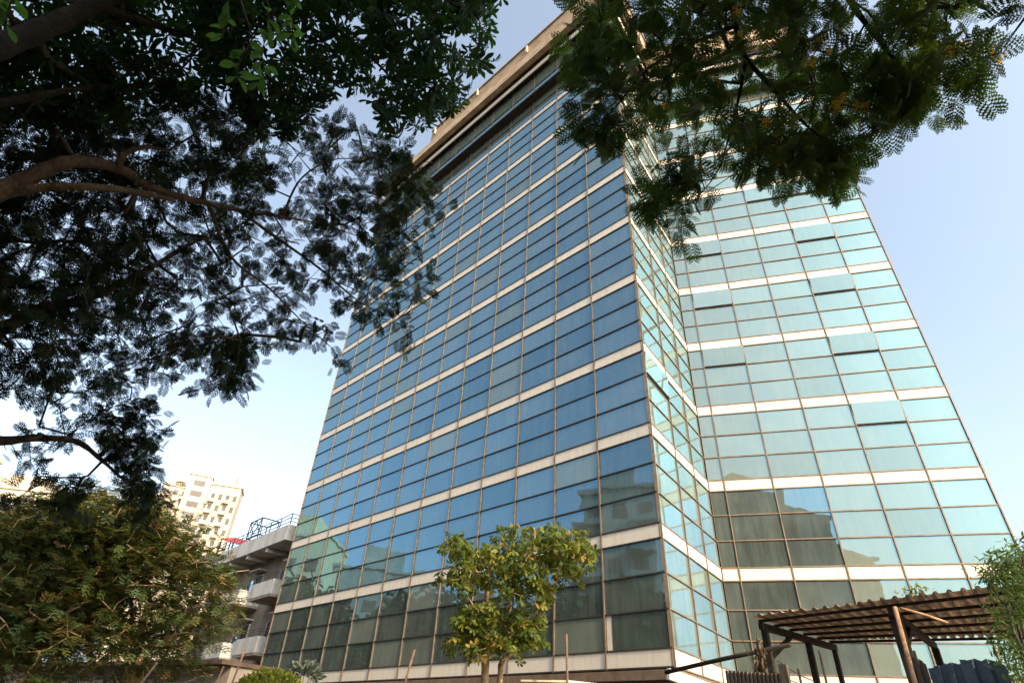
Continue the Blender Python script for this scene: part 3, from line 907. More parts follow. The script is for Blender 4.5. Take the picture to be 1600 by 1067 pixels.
o = link('branch_twigs', twig_mesh('branch_twigs', P, par, r, nl, M['twig']), t1); tag(o, kind='stuff')
tm = bipinnate(5, 4, 0.35, 0.40, False, 1.2)
d0 = crown_dirs(P, par, tips)
ch = []
for k in range(5):
    org = P[tips] + rng.normal(0, .08, (len(tips), 3))
    dd = d0*0.7 + rng.normal(0, .55, d0.shape) + np.array([0, 0, -.25])
    ch.append(scatter(tm, org, frames(dd, .5, rng), rng.uniform(.11, .22, len(org)), np.clip(rng.normal(.4, .22, len(org)), 0, 1)))
# denser darker inner crown
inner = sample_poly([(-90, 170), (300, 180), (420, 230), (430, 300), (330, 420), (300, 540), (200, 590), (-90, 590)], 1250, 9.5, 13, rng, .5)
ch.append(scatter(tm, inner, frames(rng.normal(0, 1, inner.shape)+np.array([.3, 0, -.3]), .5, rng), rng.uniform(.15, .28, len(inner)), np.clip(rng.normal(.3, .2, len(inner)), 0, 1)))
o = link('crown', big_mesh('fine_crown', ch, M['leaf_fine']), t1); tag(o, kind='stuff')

# ------------------------------------------------------------------ whorl-leaved tree, top left
rng = np.random.default_rng(12)
t2 = empty('broad_leaved_tree', (0, 0, 0))
tag(t2, 'dark tree with whorls of broad oval leaves hanging in along the top left edge', 'tree')
tb = at(-900, 330, 7.5); tb[2] = 0
fork = at(-420, 160, 7.4)
limb_obj('trunk', smooth_line([(tb, .3), (tb*.5+fork*.5, .25), (fork, .2)]), M['bark_dark'], t2, 14)
lA = smooth_line([(fork, .19), (at(-160, 120, 7.6), .15), (0+at(0, 72, 7.8), .115), (at(80, 40, 8), .10), (at(150, 8, 8.2), .085), (at(260, -40, 8.5), .07), (at(420, -60, 8.8), .05), (at(600, -40, 9), .03), (at(700, 0, 9.1), .012)])
lB = smooth_line([(at(150, 8, 8.2), .05), (at(240, 40, 8.4), .035), (at(340, 70, 8.6), .025), (at(450, 110, 8.7), .012)])
lC = smooth_line([(at(420, -60, 8.8), .035), (at(520, 40, 8.9), .025), (at(600, 110, 9), .015), (at(640, 170, 9), .007)])
lD = smooth_line([(fork, .1), (at(-200, 200, 8), .07), (at(-40, 170, 8.2), .05), (at(120, 140, 8.4), .03), (at(260, 130, 8.6), .012)])
allL = [lA, lB, lC, lD]
for q in allL: limb_obj('limb', q, M['bark_dark'], t2)
tg = np.concatenate([
    sample_poly([(300, -60), (790, -60), (780, 30), (770, 70), (748, 105), (738, 160), (705, 185), (640, 218), (602, 215), (588, 180), (565, 135), (530, 130), (505, 165), (470, 185), (430, 140), (330, 150)], 520, 7.8, 10.2, rng, .15),
    sample_poly([(-60, -60), (330, -60), (330, 150), (200, 190), (-60, 190)], 420, 8.4, 11, rng, .35),
    sample_poly([(360, 130), (480, 180), (450, 215), (400, 220)], 40, 8.4, 9.6, rng),
    sample_poly([(-420, -420), (800, -420), (800, -60), (-60, -60), (-60, 190), (-420, 200)], 420, 8, 10.6, rng, .3),
    ellipsoid(fork+np.array([1.5, -2.5, 1.5]), (5, 4, 2.6), 110, rng)])  # out-of-view leaves, put there to shade the visible ones
P, par, r, tips, nl = grow(allL, tg, rng, 0.28, 0.05, .0035)
o = link('branch_twigs', twig_mesh('branch_twigs', P, par, r, nl, M['twig']), t2); tag(o, kind='stuff')
tw = whorl(7, .3, .34)
d0 = crown_dirs(P, par, tips)
ch = []
for k in range(2):
    org = P[tips] + rng.normal(0, .10, (len(tips), 3))*(k > 0)
    # local z of the whorl along the twig: build frames whose third axis is the twig
    ax = d0*.6 + rng.normal(0, .5, d0.shape) + np.array([0, 0, .3])
    fr = frames(rng.normal(0, 1, ax.shape), .01, rng)
    zz = ax/np.linalg.norm(ax, axis=1, keepdims=True)
    xx = fr[:, :, 0]; xx = xx - zz*np.sum(xx*zz, 1, keepdims=True); xx /= np.linalg.norm(xx, axis=1, keepdims=True)
    fr = np.stack([xx, np.cross(zz, xx), zz], 2)
    ch.append(scatter(tw, org, fr, rng.uniform(.12, .21, len(org)), np.clip(rng.normal(.4, .25, len(org)), 0, 1)))
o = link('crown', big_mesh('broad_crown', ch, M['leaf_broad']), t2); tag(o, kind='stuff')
# sprig of lit leaves nearest the lens, brightness put into their colour: single leaves
lv, lf = obovate(1, .45)
lit_leaf_me = big_mesh('leaf', [(lv, lf, np.full(len(lv), .5))], M['leaf_lit'])
spr = [[(470, -30), (452, 10), (458, 40), (455, 65)], [(420, 10), (418, 50), (410, 80), (412, 110), (405, 135)], [(360, -10), (350, 30), (348, 60)], [(30, -20), (15, 10), (10, 40)], [(395, 60), (375, 95), (370, 120)]]
for s in spr:
    line = smooth_line([(at(x, y, 5.6 + .1*i), .006-.001*i) for i, (x, y) in enumerate(s)], 4)
    limb_obj('sprig_stem', line, M['twig'], t2, 5)
    top = line[0][0]
    # stem runs up to the bough above the frame
    limb_obj('sprig_stem', [(top, .006), (top*.5+at(s[0][0]-60, -130, 7.6)*.5, .008), (at(s[0][0]-90, -150, 8.4), .01)], M['twig'], t2, 5)
    for (p, rr) in line[1:]:
        for q in range(1 + (random.random() < .35)):
            o = link('leaf', lit_leaf_me, t2)
            o.location = p
            dr = Vector((random.uniform(-1, 1), random.uniform(-1, 1), random.uniform(-1.1, .1)))
            o.rotation_euler = dr.to_track_quat('X', 'Z').to_euler()
            sc_ = random.uniform(.11, .17); o.scale = (sc_, sc_, sc_)

# ------------------------------------------------------------------ feather-leaved tree with yellow flowers, top right
rng = np.random.default_rng(13)
t3 = empty('flowering_tree', (0, 0, 0))
tag(t3, 'tree with feathery fronds and small yellow flowers hanging in at the top right', 'tree')
tb = np.array([17.5, -15.0, 0.0]); fork = np.array([15.2, -14.0, 6.6])
limb_obj('trunk', smooth_line([(tb, .3), (tb*.5+fork*.5+np.array([.3, 0, .2]), .25), (fork, .2)]), M['bark'], t3, 14)
apex = at(1180, -170, 8.6)
lA = smooth_line([(fork, .19), (fork*.5+apex*.5+np.array([0, 0, 1.0]), .12), (apex, .08), (at(1148, -20, 7.9), .045), (at(1150, 40, 7.7), .036), (at(1165, 90, 7.6), .03), (at(1205, 135, 7.5), .024), (at(1235, 170, 7.4), .018), (at(1270, 205, 7.3), .012), (at(1310, 228, 7.3), .006)])
lB = smooth_line([(at(1166, 92, 7.6), .022), (at(1155, 150, 7.5), .018), (at(1140, 210, 7.4), .013), (at(1120, 270, 7.3), .008), (at(1080, 320, 7.2), .004)])
lC = smooth_line([(at(1150, 40, 7.7), .025), (at(1080, 70, 7.6), .02), (at(1010, 110, 7.5), .014), (at(950, 180, 7.4), .008), (at(900, 205, 7.4), .004)])
lD = smooth_line([(apex, .07), (at(1300, -40, 8), .045), (at(1340, 20, 7.8), .03), (at(1375, 65, 7.6), .022), (at(1400, 95, 7.5), .015), (at(1440, 130, 7.4), .008)])
lE = smooth_line([(at(1300, -40, 8), .03), (at(1420, 10, 7.8), .02), (at(1500, 70, 7.6), .01), (at(1560, 85, 7.5), .004)])
lF = smooth_line([(at(1235, 170, 7.4), .012), (at(1200, 220, 7.3), .009), (at(1160, 262, 7.3), .006), (at(1060, 330, 7.2), .004)])
allL = [lA, lB, lC, lD, lE, lF]
for q in allL: limb_obj('limb', q, M['bark_dark'], t3)
tg = np.concatenate([
    sample_poly([(880, -60), (1545, -60), (1490, 40), (1440, 60), (1390, 100), (1340, 180), (1320, 235), (1250, 250), (1150, 240), (1090, 215), (1040, 225), (985, 190), (950, 150), (905, 120), (893, 90), (905, 50)], 265, 6.6, 8.8, rng, .65),
    sample_poly([(895, 185), (935, 180), (975, 200), (955, 228), (915, 222)], 16, 7, 7.6, rng),
    sample_poly([(1005, 285), (1080, 240), (1110, 310), (1085, 345), (1065, 370), (1040, 350), (1020, 325), (995, 325)], 30, 6.8, 7.6, rng),
    sample_poly([(1110, 225), (1335, 215), (1325, 270), (1230, 280), (1150, 265)], 45, 6.8, 7.8, rng),
    sample_poly([(1350, 105), (1440, 90), (1480, 130), (1480, 165), (1450, 190), (1410, 190), (1380, 165)], 34, 7, 7.8, rng),
    sample_poly([(1460, 70), (1560, 70), (1550, 95), (1500, 118)], 9, 7.2, 7.7, rng),
    sample_poly([(1580, -40), (1640, -40), (1640, 20), (1600, 20)], 6, 7, 7.5, rng),
    sample_poly([(900, 60), (960, 60), (980, 160), (930, 150)], 26, 7, 8, rng),
    sample_poly([(860, -400), (1800, -400), (1850, 60), (1650, 60), (1600, -70), (880, -60)], 140, 7, 9.4, rng, .35),
    ellipsoid(fork+np.array([1, -3.5, 2.2]), (4, 3.5, 2.6), 110, rng)])  # unseen foliage added for shading, shifted to let sun reach the fronds
P, par, r, tips, nl = grow(allL, tg, rng, 0.25, 0.05, .0045)
o = link('branch_twigs', twig_mesh('branch_twigs', P, par, r, nl, M['twig']), t3); tag(o, kind='stuff')
tm = bipinnate(6, 5, 0.4, 0.38, False, 1.15)
d0 = crown_dirs(P, par, tips)
ch = []
for k in range(4):
    org = P[tips] + rng.normal(0, .08, (len(tips), 3))
    dd = d0*.6 + rng.normal(0, .5, d0.shape) + np.array([0, 0, -.3])
    ch.append(scatter(tm, org, frames(dd, .45, rng), rng.uniform(.15, .28, len(org)), np.clip(rng.normal(.45, .28, len(org)), 0, 1)))
o = link('crown', big_mesh('feather_crown', ch, M['leaf_feather']), t3); tag(o, kind='stuff')
fw = whorl(5, -.3, .7)
fl_px = [(1130, 118), (1290, 100), (1305, 115), (1330, 150), (1368, 148), (1380, 180), (1205, 198), (1165, 230), (1290, 170), (1300, 190), (1345, 205), (1350, 225), (1365, 218), (1500, 62), (1520, 60), (1575, 60), (1275, 75), (1225, 260), (1032, 175), (1145, 25), (1155, 70), (1215, 220)]
for (x, y) in fl_px:
    ch = []
    c = at(x, y, 6.75)
    # hang the flower on the nearest twig
    off = np.linalg.norm(np.cross(P - CAM, ray(x, y)[None]), axis=1)
    j = int((np.linalg.norm(P - CAM, axis=1) + off*12).argmin())
    org = P[j] + rng.normal(0, .035, (7, 3))
    ch = [scatter(fw, org, frames(rng.normal(0, 1, (7, 3)), .5, rng), rng.uniform(.025, .045, 7), rng.uniform(0, 1, 7))]
    tag(link('flower_cluster', big_mesh('flower_cluster', ch, M['petal']), t3), kind='stuff')

# ------------------------------------------------------------------ street tree in front of the tower
rng = np.random.default_rng(14)
t4 = empty('street_tree', (0, 0, 0))
tag(t4, 'small sunlit tree with two pale stems standing before the glass facade', 'tree')
DT = 13.0
g0 = at(757, 1067, DT); g1 = at(781, 1067, DT+.1)
b0 = g0.copy(); b0[2] = 0; b1_ = b0 + np.array([.25, .1, 0])
sA = smooth_line([(b0, .10), (g0, .082), (at(758, 1025, DT), .075), (at(760, 960, DT), .06), (at(763, 900, DT), .045), (at(775, 860, DT), .03), (at(800, 830, DT), .012)])
sB = smooth_line([(b1_, .07), (g1, .06), (at(784, 1035, DT+.1), .052), (at(800, 1018, DT+.1), .04), (at(815, 985, DT), .028), (at(850, 940, DT), .018), (at(880, 890, DT), .01)])
sC = smooth_line([(at(762, 920, DT), .035), (at(735, 880, DT), .022), (at(705, 855, DT), .01)])
sD = smooth_line([(at(815, 985, DT), .02), (at(840, 975, DT-.3), .012), (at(855, 970, DT-.4), .006)])
sE = smooth_line([(at(759, 985, DT), .025), (at(725, 965, DT-.3), .014), (at(700, 1010, DT-.4), .006)])
allL = [sA, sB, sC, sD, sE]
for i, q in enumerate(allL): limb_obj('stem' if i < 2 else 'limb', q, M['bark_pale'], t4, 10)
tg = np.concatenate([
    sample_poly([(690, 842), (712, 840), (735, 850), (760, 862), (775, 835), (800, 818), (850, 826), (880, 832), (915, 830), (925, 845), (918, 862), (930, 868), (905, 895), (870, 905), (865, 935), (840, 955), (820, 935), (780, 925), (755, 915), (720, 925), (700, 908), (688, 905), (700, 880)], 250, DT-1.1, DT+1.1, rng, .2),
    sample_poly([(740, 945), (775, 950), (800, 955), (850, 975), (858, 985), (840, 1005), (812, 1020), (780, 1015), (740, 1020), (700, 1018), (698, 1010), (725, 985), (712, 970)], 140, DT-1, DT+.9, rng, .15)])
P, par, r, tips, nl = grow(allL, tg, rng, 0.2, 0.05, .004)
o = link('branch_twigs', twig_mesh('branch_twigs', P, par, r, nl, M['bark_pale']), t4); tag(o, kind='stuff')
tw = whorl(6, .45, .46)
d0 = crown_dirs(P, par, tips)
ch = []
for k in range(3):
    org = P[tips] + rng.normal(0, .09, (len(tips), 3))
    zz = d0*.5 + rng.normal(0, .45, d0.shape) + np.array([0, 0, .5]); zz /= np.linalg.norm(zz, axis=1, keepdims=True)
    xx = rng.normal(0, 1, zz.shape); xx -= zz*np.sum(xx*zz, 1, keepdims=True); xx /= np.linalg.norm(xx, axis=1, keepdims=True)
    ch.append(scatter(tw, org, np.stack([xx, np.cross(zz, xx), zz], 2), rng.uniform(.10, .18, len(org)), np.clip(rng.normal(.42, .24, len(org)), 0, 1)))
o = link('crown', big_mesh('street_crown', ch, M['leaf_street']), t4); tag(o, kind='stuff')
lv, lf = obovate(1, .5)
leaf_variants = [big_mesh('leaf', [(lv, lf, np.full(len(lv), tv))], M['leaf_street']) for tv in (.2, .4, .55, .75, .9)]
near = np.argsort(np.linalg.norm(P[tips]-CAM, axis=1))[:130]
for j in near:
    for q in range(2):
        o = link('leaf', random.choice(leaf_variants), t4)
        o.location = P[tips[j]] + rng.normal(0, .05, 3)
        dr = Vector((rng.normal(0, 1), rng.normal(0, 1), rng.normal(-.3, .5)))
        o.rotation_euler = dr.to_track_quat('X', 'Z').to_euler()
        s = rng.uniform(.13, .2); o.scale = (s, s, s)

# ------------------------------------------------------------------ bushy tree, lower left
rng = np.random.default_rng(15)
t5 = empty('bushy_tree', (0, 0, 0))
tag(t5, 'wide bushy tree with sunlit brownish green top at the lower left', 'tree')
base = at(215, 1067, 24.5); base[2] = 0
s0 = at(215, 1000, 24.4)
lt = [smooth_line([(base, .22), (s0*.5+base*.5, .19), (s0, .16)])]
lt.append(smooth_line([(s0, .13), (at(232, 940, 23.8), .09), (at(230, 900, 23.5), .06), (at(240, 860, 23.5), .03), (at(245, 810, 23.5), .012)]))
lt.append(smooth_line([(s0, .13), (at(140, 930, 24.1), .09), (at(90, 870, 24.1), .05), (at(60, 810, 23.8), .015)]))
lt.append(smooth_line([(s0, .11), (at(300, 950, 24.5), .06), (at(350, 900, 24.6), .03), (at(390, 890, 24.6), .01)]))
lt.append(smooth_line([(s0, .1), (at(100, 970, 23.5), .07), (at(20, 950, 23.2), .04), (at(-60, 920, 23.2), .02)]))
lt.append(smooth_line([(at(232, 940, 23.8), .05), (at(200, 870, 23.5), .035), (at(170, 800, 23.5), .012)]))
for i, q in enumerate(lt): limb_obj('trunk' if i == 0 else 'limb', q, M['bark_pale'], t5, 10)
tg = np.concatenate([
    sample_poly([(-60, 815), (40, 800), (100, 775), (180, 770), (250, 785), (285, 820), (312, 852), (340, 885), (365, 915), (375, 940), (350, 965), (372, 985), (320, 1005), (240, 1025), (150, 1010), (60, 1020), (-60, 1030)], 1000, 21.8, 27.3, rng, .25),
    sample_poly([(-60, 820), (100, 780), (250, 795), (325, 870), (360, 915), (300, 900), (100, 860)], 260, 21.6, 24.1, rng, .2),
    sample_poly([(-60, 990), (300, 1000), (330, 1067), (-60, 1110)], 160, 23.0, 26.6, rng, .2)])
P, par, r, tips, nl = grow(lt, tg, rng, 0.45, 0.05, .008)
o = link('branch_twigs', twig_mesh('branch_twigs', P, par, r, nl, M['bark_pale']), t5); tag(o, kind='stuff')
tm = bipinnate(3, 3, 0.5, 0.5, False, 1.3)
d0 = crown_dirs(P, par, tips)
ch = []
for k in range(9):
    org = P[tips] + rng.normal(0, .26, (len(tips), 3))
    dd = d0*.4 + rng.normal(0, .7, d0.shape)*np.array([1, 1, .35]) + np.array([0, 0, .05])
    hi = np.clip((P[tips][:, 2]-3.0)/4.0, 0, 1)
    ch.append(scatter(tm, org, frames(dd, .22, rng), rng.uniform(.17, .32, len(org)), np.clip(rng.normal(.4, .22, len(org)) + (rng.random(len(org)) < .18)*.35, 0, 1)))
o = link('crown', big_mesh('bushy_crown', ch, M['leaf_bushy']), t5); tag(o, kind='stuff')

# ------------------------------------------------------------------ narrow-leaved shrub, right edge
rng = np.random.default_rng(16)
t6 = empty('narrow_leaved_shrub', (0, 0, 0))
tag(t6, 'tall narrow leaved green shrub at the right edge in front of the shed', 'shrub')
DS = 8.2
base = at(1640, 1100, DS); base[2] = 0
lt = []
for k, (xt, yt) in enumerate(((1600, 850), (1560, 880), (1540, 905), (1620, 880), (1575, 930), (1550, 980), (1600, 940))):
    lt.append(smooth_line([(base + rng.normal(0, .12, 3)*[1, 1, 0], .022), (at(1610+rng.normal(0, 12), 1040, DS+rng.normal(0, .2)), .016), (at((xt+1605)/2, (yt+1030)/2-15, DS+rng.normal(0, .2)), .01), (at(xt, yt, DS+rng.normal(0, .3)), .003)]))
for q in lt: limb_obj('stem', q, M['twig'], t6, 6)
tg = np.concatenate([
    sample_poly([(1600, 845), (1640, 850), (1640, 1067), (1580, 1067), (1560, 1010), (1550, 960), (1570, 925), (1545, 900), (1565, 880), (1580, 860)], 200, DS-.6, DS+.7, rng, .35),
    sample_poly([(1520, 900), (1560, 865), (1600, 850), (1600, 900), (1540, 915)], 45, DS-.4, DS+.4, rng)])
P, par, r, tips, nl = grow(lt, tg, rng, 0.18, 0.05, .002)
o = link('branch_twigs', twig_mesh('branch_twigs', P, par, r, nl, M['twig']), t6); tag(o, kind='stuff')
lv, lf = obovate(1, .22)
d0 = crown_dirs(P, par, tips)
ch = []
for k in range(11):
    org = P[tips] + rng.normal(0, .06, (len(tips), 3))
    dd = d0*.6 + rng.normal(0, .6, d0.shape) + np.array([0, 0, -.25])
    ch.append(scatter((lv, lf), org, frames(dd, .6, rng), rng.uniform(.05, .11, len(org)), rng.uniform(0, 1, len(org))))
o = link('crown', big_mesh('narrow_crown', ch, M['leaf_bamboo']), t6); tag(o, kind='stuff')

# ------------------------------------------------------------------ hedge ball and sage plant at the foot of the tower
def shrub(name, label, px, py, w, dist, leafm, n, L, wid, up):
    rng = np.random.default_rng(int(px))
    t = empty(name, (0, 0, 0)); tag(t, label, 'shrub')
    c = at(px, py, dist); b = c.copy(); b[2] = 0
    top = c[2]
    lines = []
    for k in range(7):
        a = 2*math.pi*k/7
        e = c + np.array([math.cos(a)*w*.7, math.sin(a)*w*.7, -.25*w])
        lines.append([(b, .03), (b*.5+e*.5 + np.array([0, 0, .2]), .02), (e, .006)])
    for q in lines: limb_obj('stem', smooth_line(q, 4), M['twig'], t, 6)
    u = rng.normal(0, 1, (n, 3)); u /= np.linalg.norm(u, axis=1, keepdims=True); u[:, 2] = np.abs(u[:, 2])*1.0-.25
    rad = w*rng.uniform(.75, 1.03, n)
    org = c + u*rad[:, None]*np.array([1, 1, .75]) - np.array([0, 0, w*.7])
    lv, lf = obovate(1, wid)
    dd = u*.7 + rng.normal(0, .5, u.shape) + np.array([0, 0, up])
    o = link('foliage', big_mesh('foliage', [scatter((lv, lf), org, frames(dd, .5, rng), rng.uniform(.7, 1.3, n)*L, rng.uniform(0, 1, n))], leafm), t)
    tag(o, kind='stuff')
shrub('clipped_shrub', 'bright yellow green rounded shrub at the bottom left of the tower', 432, 1040, .75, 15.0, M['leaf_hedge'], 2600, .09, .55, .3)
shrub('sage_shrub', 'grey green upright shrub just right of the yellow green one', 480, 1036, .34, 16.0, M['leaf_sage'], 420, .17, .3, .5)

# ------------------------------------------------------------------ shed with a corrugated roof, lower right
shed = empty('sheet_roof_shed', (0, 0, 0))
tag(shed, 'open shed with rusty corrugated sheet roof on dark posts, lower right', 'shed')
NL = on_z(1182, 972, 3.5); FL = on_z(1299, 1006, 3.5)
NR = on_z(1660, 916, 3.62); FR_ = on_z(1640, 1000, 3.5)
def roof(s, t, dz=0.0):
    p = (NL*(1-s)+NR*s)*(1-t) + (FL*(1-s)+FR_*s)*t
    return np.array([p[0], p[1], p[2]+dz])
wn_ = np.linalg.norm(NR-NL)
nrib = int(wn_/0.165)
per = 5
k = 0; rngs = np.random.default_rng(3)
while k < nrib:
    b = MB(); kk = min(per, nrib-k); prof = []
    for j in range(kk):
        for (o_, h_) in ((0, 0), (.52, 0), (.64, .034), (.86, .034)):
            prof.append(((k+j+o_)/nrib, h_))
    prof.append(((k+kk)/nrib+.004, 0.0))
    ov0 = rngs.uniform(-.03, .015); dz = (k//per % 2)*.006 + rngs.uniform(0, .004)
    ts = [ov0-.02, .2, .4, .6, .8, 1.02]
    for t in ts:
        for (s, h_) in prof:
            b.v.append(tuple(roof(s, t, .07+h_+dz)))
    n = len(prof)
    for i in range(len(ts)-1):
        for j in range(n-1):
            a = i*n+j
            b.f.append((a, a+1, a+1+n, a+n))
    b.build('roof_sheet', M['rust_lit_sheet'], shed)
    k += per
for t in (0.03, .22, .41, .60, .79, .97):
    MB().bar(roof(0.0, t, .028), roof(1.0, t, .028), .035, .04).build('purlin', M['dark_wood'], shed)
for s in (0.015, .5, .97):
    MB().bar(roof(s, .0, -.06), roof(s, 1.0, -.06), .08, .10).build('rafter', M['dark_wood'], shed)
def post(name, top, w, mt, lean=(0, 0), k=None):
    top = np.array(top)
    b = (top[0]+lean[0], top[1]+lean[1], 0)
    return MB().bar(b, top, w).build(name, mt, shed)
post('post', roof(.015, .04, -.1), .09, M['dark_wood'], (-.05, .1))
post('post', roof(.015, .60, -.1), .09, M['dark_wood'], (-.05, .1))
post('post', roof(.015, .98, -.1), .075, M['dark_wood'])
post('post', roof(.5, .06, -.1), .14, M['dark_wood'], (0, .1))
post('post', roof(.5, .98, -.1), .10, M['dark_wood'])
post('post', roof(.97, .06, -.1), .12, M['dark_wood'])
post('post', roof(.97, .98, -.1), .10, M['dark_wood'])
MB().bar(roof(.015, .36, -.1), roof(.015, .06, -.5), .06).build('brace', M['dark_wood'], shed)
MB().bar(roof(.5, .36, -.1), roof(.5, .07, -.55), .07).build('brace', M['dark_wood'], shed)
# poles, sheets and odds and ends by the shed
def thing_bar(name, label, cat, a, b, w, mt, k=8, r2=None):
    a = Vector(a); b = Vector(b)
    o = MB().tube([a, a*.5+b*.5+Vector((0, 0, .01)), b], [w/2, w*.47, (r2 or w*.44)], k).build(name, mt, None, True)
    return tag(o, label, cat)
def down(p):
    q = np.array(p); return np.array([q[0], q[1], 0.0])
dp = 9.3
tp = at(1398, 948, 8.6); bt_ = at(1432, 1075, 8.3)
bb_ = tp + (bt_-tp)*((0-tp[2])/(bt_[2]-tp[2]))
thing_bar('wooden_pole', 'tan wooden pole leaning against the shed roof edge', 'pole', bb_, tp, .055, M['tan_wood'])
thing_bar('wooden_stick', 'pale stick wedged slanting under the shed roof', 'stick', at(1408, 950, 8.9), at(1480, 972, 9.4), .035, M['tan_wood'])
thing_bar('cross_pole', 'long dark pole slanting across in front of the inner corner', 'pole', at(1040, 1050, 11.6), at(1234, 1007, 10.4), .07, M['dark_wood'])
for (x, y, d, lab) in ((1280, 1016, 10.0, 'thin dark pole standing between the shed posts'), (1247, 1044, 9.8, 'short dark stake beside the grey meter box'), (1428, 1016, 9.4, 'thin dark stick behind the tan sheet')):
    p = at(x, y, d); thing_bar('thin_pole', lab, 'pole', down(p), p, .035, M['dark_wood'], 6)
for (x, y, d, lx, lab) in ((648, 1014, 12.2, -.22, 'thin grey pole leaning left of the small sunlit tree'), (885, 990, 12.4, 0.02, 'thin rusty upright pole right of the small sunlit tree'), (383, 1014, 16.5, -.15, 'thin pale pole in front of the low building'), (350, 1040, 16.5, -.2, 'shorter pale pole left of the other in front of the low building'), (246, 1034, 15.0, -.5, 'pale slanting pole under the bushy tree')):
    p = at(x, y, d); q = down(p) + RW[0]*lx*2.5; q[2] = 0
    thing_bar('thin_pole', lab, 'pole', q, p, .05, M['rust_pole'], 8)

def corr_panel(name, label, a, b, z0, mt, pitch=.075, depth=.02, top=None, seed=1):
    """upright ribbed sheet from a to b (top corners), down to z0"""
    rg = np.random.default_rng(seed)
    a = np.array(a); b = np.array(b); L = np.linalg.norm((b-a)[:2]); u = (b-a)/L; n = np.array([u[1], -u[0], 0]); n /= np.linalg.norm(n)
    s = MB(); cols = []
    k = int(L/pitch)
    for j in range(k+1):
        for (o_, h_) in ((0, 0), (.45, 0), (.55, 1), (.9, 1)):
            x = min(1.0, (j+o_)/(k+1)); p = a + (b-a)*x + n*h_*depth
            zt = p[2] + (top(x) if top else 0) + rg.normal(0, .004)
            cols.append((p[0], p[1], zt))
    m_ = len(cols)
    s.v = [(c[0], c[1], z0) for c in cols] + cols + [(c[0]+n[0]*.004, c[1]+n[1]*.004, z0) for c in cols] + [(c[0]+n[0]*.004, c[1]+n[1]*.004, c[2]) for c in cols]
    for j in range(m_-1):
        s.f += [(j, j+1, m_+j+1, m_+j), (2*m_+j+1, 2*m_+j, 3*m_+j, 3*m_+j+1), (m_+j, m_+j+1, 3*m_+j+1, 3*m_+j)]
    o = s.build(name, mt)
    return tag(o, label, 'metal sheet')
corr_panel('corrugated_sheet', 'grey ribbed metal sheet upright below the left end of the shed', at(1133, 1047, 9.4), at(1221, 1052, 9.0), .2, M['grey_sheet'], .06)
corr_panel('corrugated_sheet', 'brown ribbed sheet with rounded top beside the tan pole', at(1414, 1026, 9.0), at(1452, 1043, 8.8), .2, M['grey_sheet'], .12, top=lambda x: .05*math.sin(x*2.6))
corr_panel('corrugated_sheet', 'blue grey metal sheet with ragged top below the shed, left piece', at(1450, 1044, 8.4), at(1512, 1040, 8.3), .2, M['blue_sheet'], .16, .03, lambda x: .03*math.sin(x*3.1)+.012*math.sin(x*31))
corr_panel('corrugated_sheet', 'blue grey metal sheet with ragged top below the shed, wider right piece', at(1499, 1030, 8.15), at(1574, 1032, 7.9), .2, M['blue_sheet'], .16, .03, lambda x: .012*math.sin(x*23)-(.05*max(0, x-.75)*4))
# meter box, hanging dry plant, wires
mb = at(1226, 1052, 9.0)
o = MB().box(mb[0]-.05, mb[0]+.05, mb[1]-.03, mb[1]+.03, mb[2]-.1, mb[2]+.1).build('meter_box', M['grey_sheet'])
mbp = MB().bar((mb[0], mb[1]+.05, 0), (mb[0], mb[1]+.05, mb[2]+.08), .03).build('mounting_post', M['dark_wood'], o)
tag(o, 'small grey box on a post next to the shed corner', 'meter box')
rng = np.random.default_rng(21)
dpn = empty('dry_hanging_plant', (0, 0, 0)); tag(dpn, 'dry brown plant hanging below the left corner of the shed roof', 'dry plant')
pa = roof(.0, .0, -.02)
pts = [pa, at(1184, 1000, 9.9), at(1189, 1030, 9.9), at(1190, 1056, 9.9)]
limb_obj('stem', smooth_line([(p, .008) for p in pts]), M['twig'], dpn, 5)
org = np.array([np.array(pts[1])*(1-t)+np.array(pts[3])*t for t in rng.random(170)]) + rng.normal(0, .028, (170, 3))
lv, lf = obovate(1, .3)
o = link('dry_leaves', big_mesh('dry_leaves', [scatter((lv, lf), org, frames(rng.normal(0, .4, (170, 3))+np.array([0, 0, -1]), .5, rng), rng.uniform(.06, .14, 170), rng.random(170))], M['dry_leaf']), dpn); tag(o, kind='stuff')
org = np.array([roof(.585+rng.normal(0, .03), -.01, .1+rng.random()*.1) for _ in range(90)])
wd = empty('roof_weed', tuple(roof(.585, 0, .07))); tag(wd, 'little weeds growing on the shed roof edge above the tan pole', 'weed')
o = link('foliage', big_mesh('weed_leaves', [scatter((lv, lf), org - np.array(wd.location), frames(rng.normal(0, .7, (90, 3))+np.array([0, 0, .5]), .5, rng), rng.uniform(.04, .1, 90), rng.random(90))], M['leaf_hedge']), wd); tag(o, kind='stuff')
def wire(label, a, b, sag, r=.006):
    a = np.array(a); b = np.array(b)
    pts = [a*(1-t)+b*t - np.array([0, 0, sag*4*t*(1-t)]) for t in np.linspace(0, 1, 12)]
    tag(MB().tube(pts, r, 5).build('wire', M['iron']), label, 'wire')
wire('thin cable hanging down left of the shed to the grey sheet', at(1157, 990, 9.6), at(1184, 1049, 9.4), .05)
wire('cable running down from the shed post past the grey box', at(1216, 1032, 9.2), at(1275, 1064, 9.0), .03)
wire('lower cable crossing from the shed post to the bottom', at(1196, 1040, 9.2), at(1250, 1068, 9.0), .02)
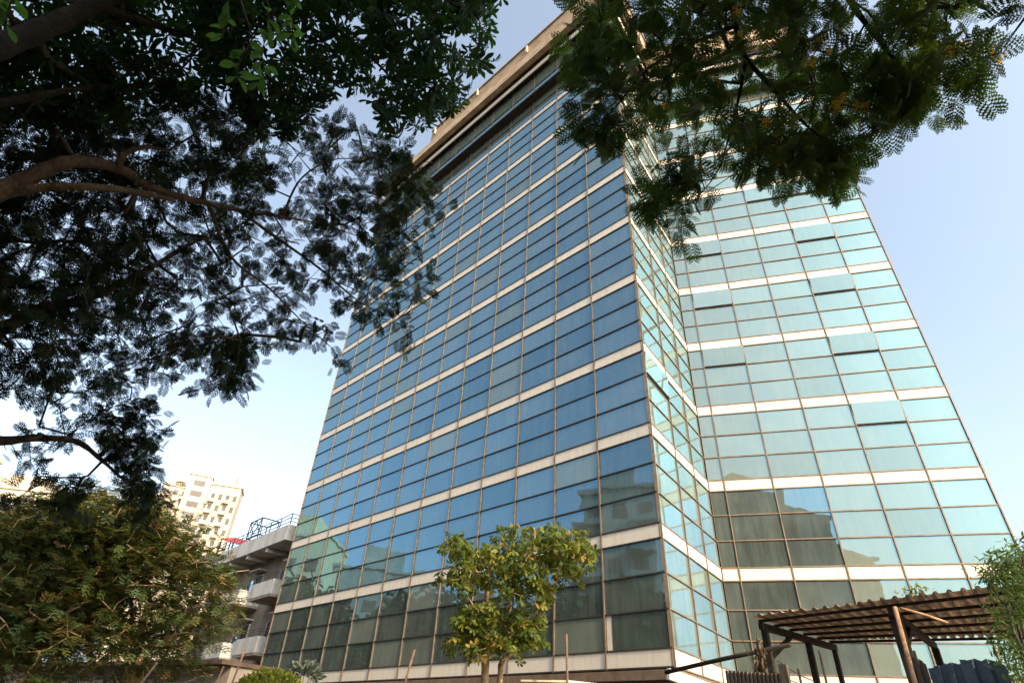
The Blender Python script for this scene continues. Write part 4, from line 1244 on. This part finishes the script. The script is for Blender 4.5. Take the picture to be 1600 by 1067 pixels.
# pale sheet lying on a low roof right of the street tree
ps = on_z(890, 1066, 2.75)
o = MB().hexa([(ps[0]-.5, ps[1]-.9, 2.70), (ps[0]+.35, ps[1]-.5, 2.70), (ps[0]+.35, ps[1]+.9, 2.75), (ps[0]-.5, ps[1]+.8, 2.75), (ps[0]-.5, ps[1]-.9, 2.73), (ps[0]+.35, ps[1]-.5, 2.74), (ps[0]+.35, ps[1]+.9, 2.79), (ps[0]-.5, ps[1]+.8, 2.78)]).build('kiosk_roof', M['cream_paint'])
MB().box(ps[0]-.4, ps[0]+.25, ps[1]-.4, ps[1]+.6, 0, 2.69).build('kiosk_wall', M['plaster_brown'], o)
tag(o, 'pale flat kiosk roof at the bottom right of the small tree', 'kiosk')

# ------------------------------------------------------------------ trees across the road that darken the mirrored lower storeys
rng = np.random.default_rng(31)
def road_tree(name):
    t = empty(name)
    limb_obj('trunk', smooth_line([((0, 0, 0), .3), ((.2, 0, 2.5), .24), ((0, .1, 5), .18), ((.1, 0, 8), .06)]), M['bark_dark'], t, 10)
    cl = rng.normal(0, 1, (26, 3)); cl /= np.linalg.norm(cl, axis=1, keepdims=True)
    cl = cl*rng.uniform(.5, 1, (26, 1))*np.array([3.6, 3.6, 2.9]) + np.array([0, 0, 7.2])
    org = (cl[:, None] + rng.normal(0, .75, (26, 130, 3))).reshape(-1, 3)
    lv, lf = obovate(1, .5)
    o = link('crown', big_mesh('road_crown', [scatter((lv, lf), org, frames(rng.normal(0, 1, org.shape), .5, rng), rng.uniform(.5, .85, len(org)), rng.random(len(org)))], M['leaf_fine']), t)
    tag(o, kind='stuff')
    return t
proto = road_tree('roadside_tree')
spots = [(-6, -36, 1.0), (-14, -38, 1.1), (-22, -35, .95), (-31, -37, 1.15), (-40, -33, 1.0), (-50, -36, 1.2), (2, -39, 1.05), (10, -42, .9), (-60, -30, 1.1), (-36, -44, 1.25), (-43, -9, .85), (-50, -15, .95), (-57, -10, .9)]
for i, (x, y, s) in enumerate(spots):
    if i == 0: t = proto
    else:
        t = proto.copy(); COL.objects.link(t)
        for c in proto.children:
            k = c.copy(); COL.objects.link(k); k.parent = t
    t.location = (x, y, 0); t.scale = (s*1.5, s*1.5, s*1.5); t.rotation_euler = (0, 0, i*1.3)
    tag(t, 'dark roadside tree across the road, mirrored in the lowest panes', 'tree', 'roadside trees mirrored in the lowest panes')
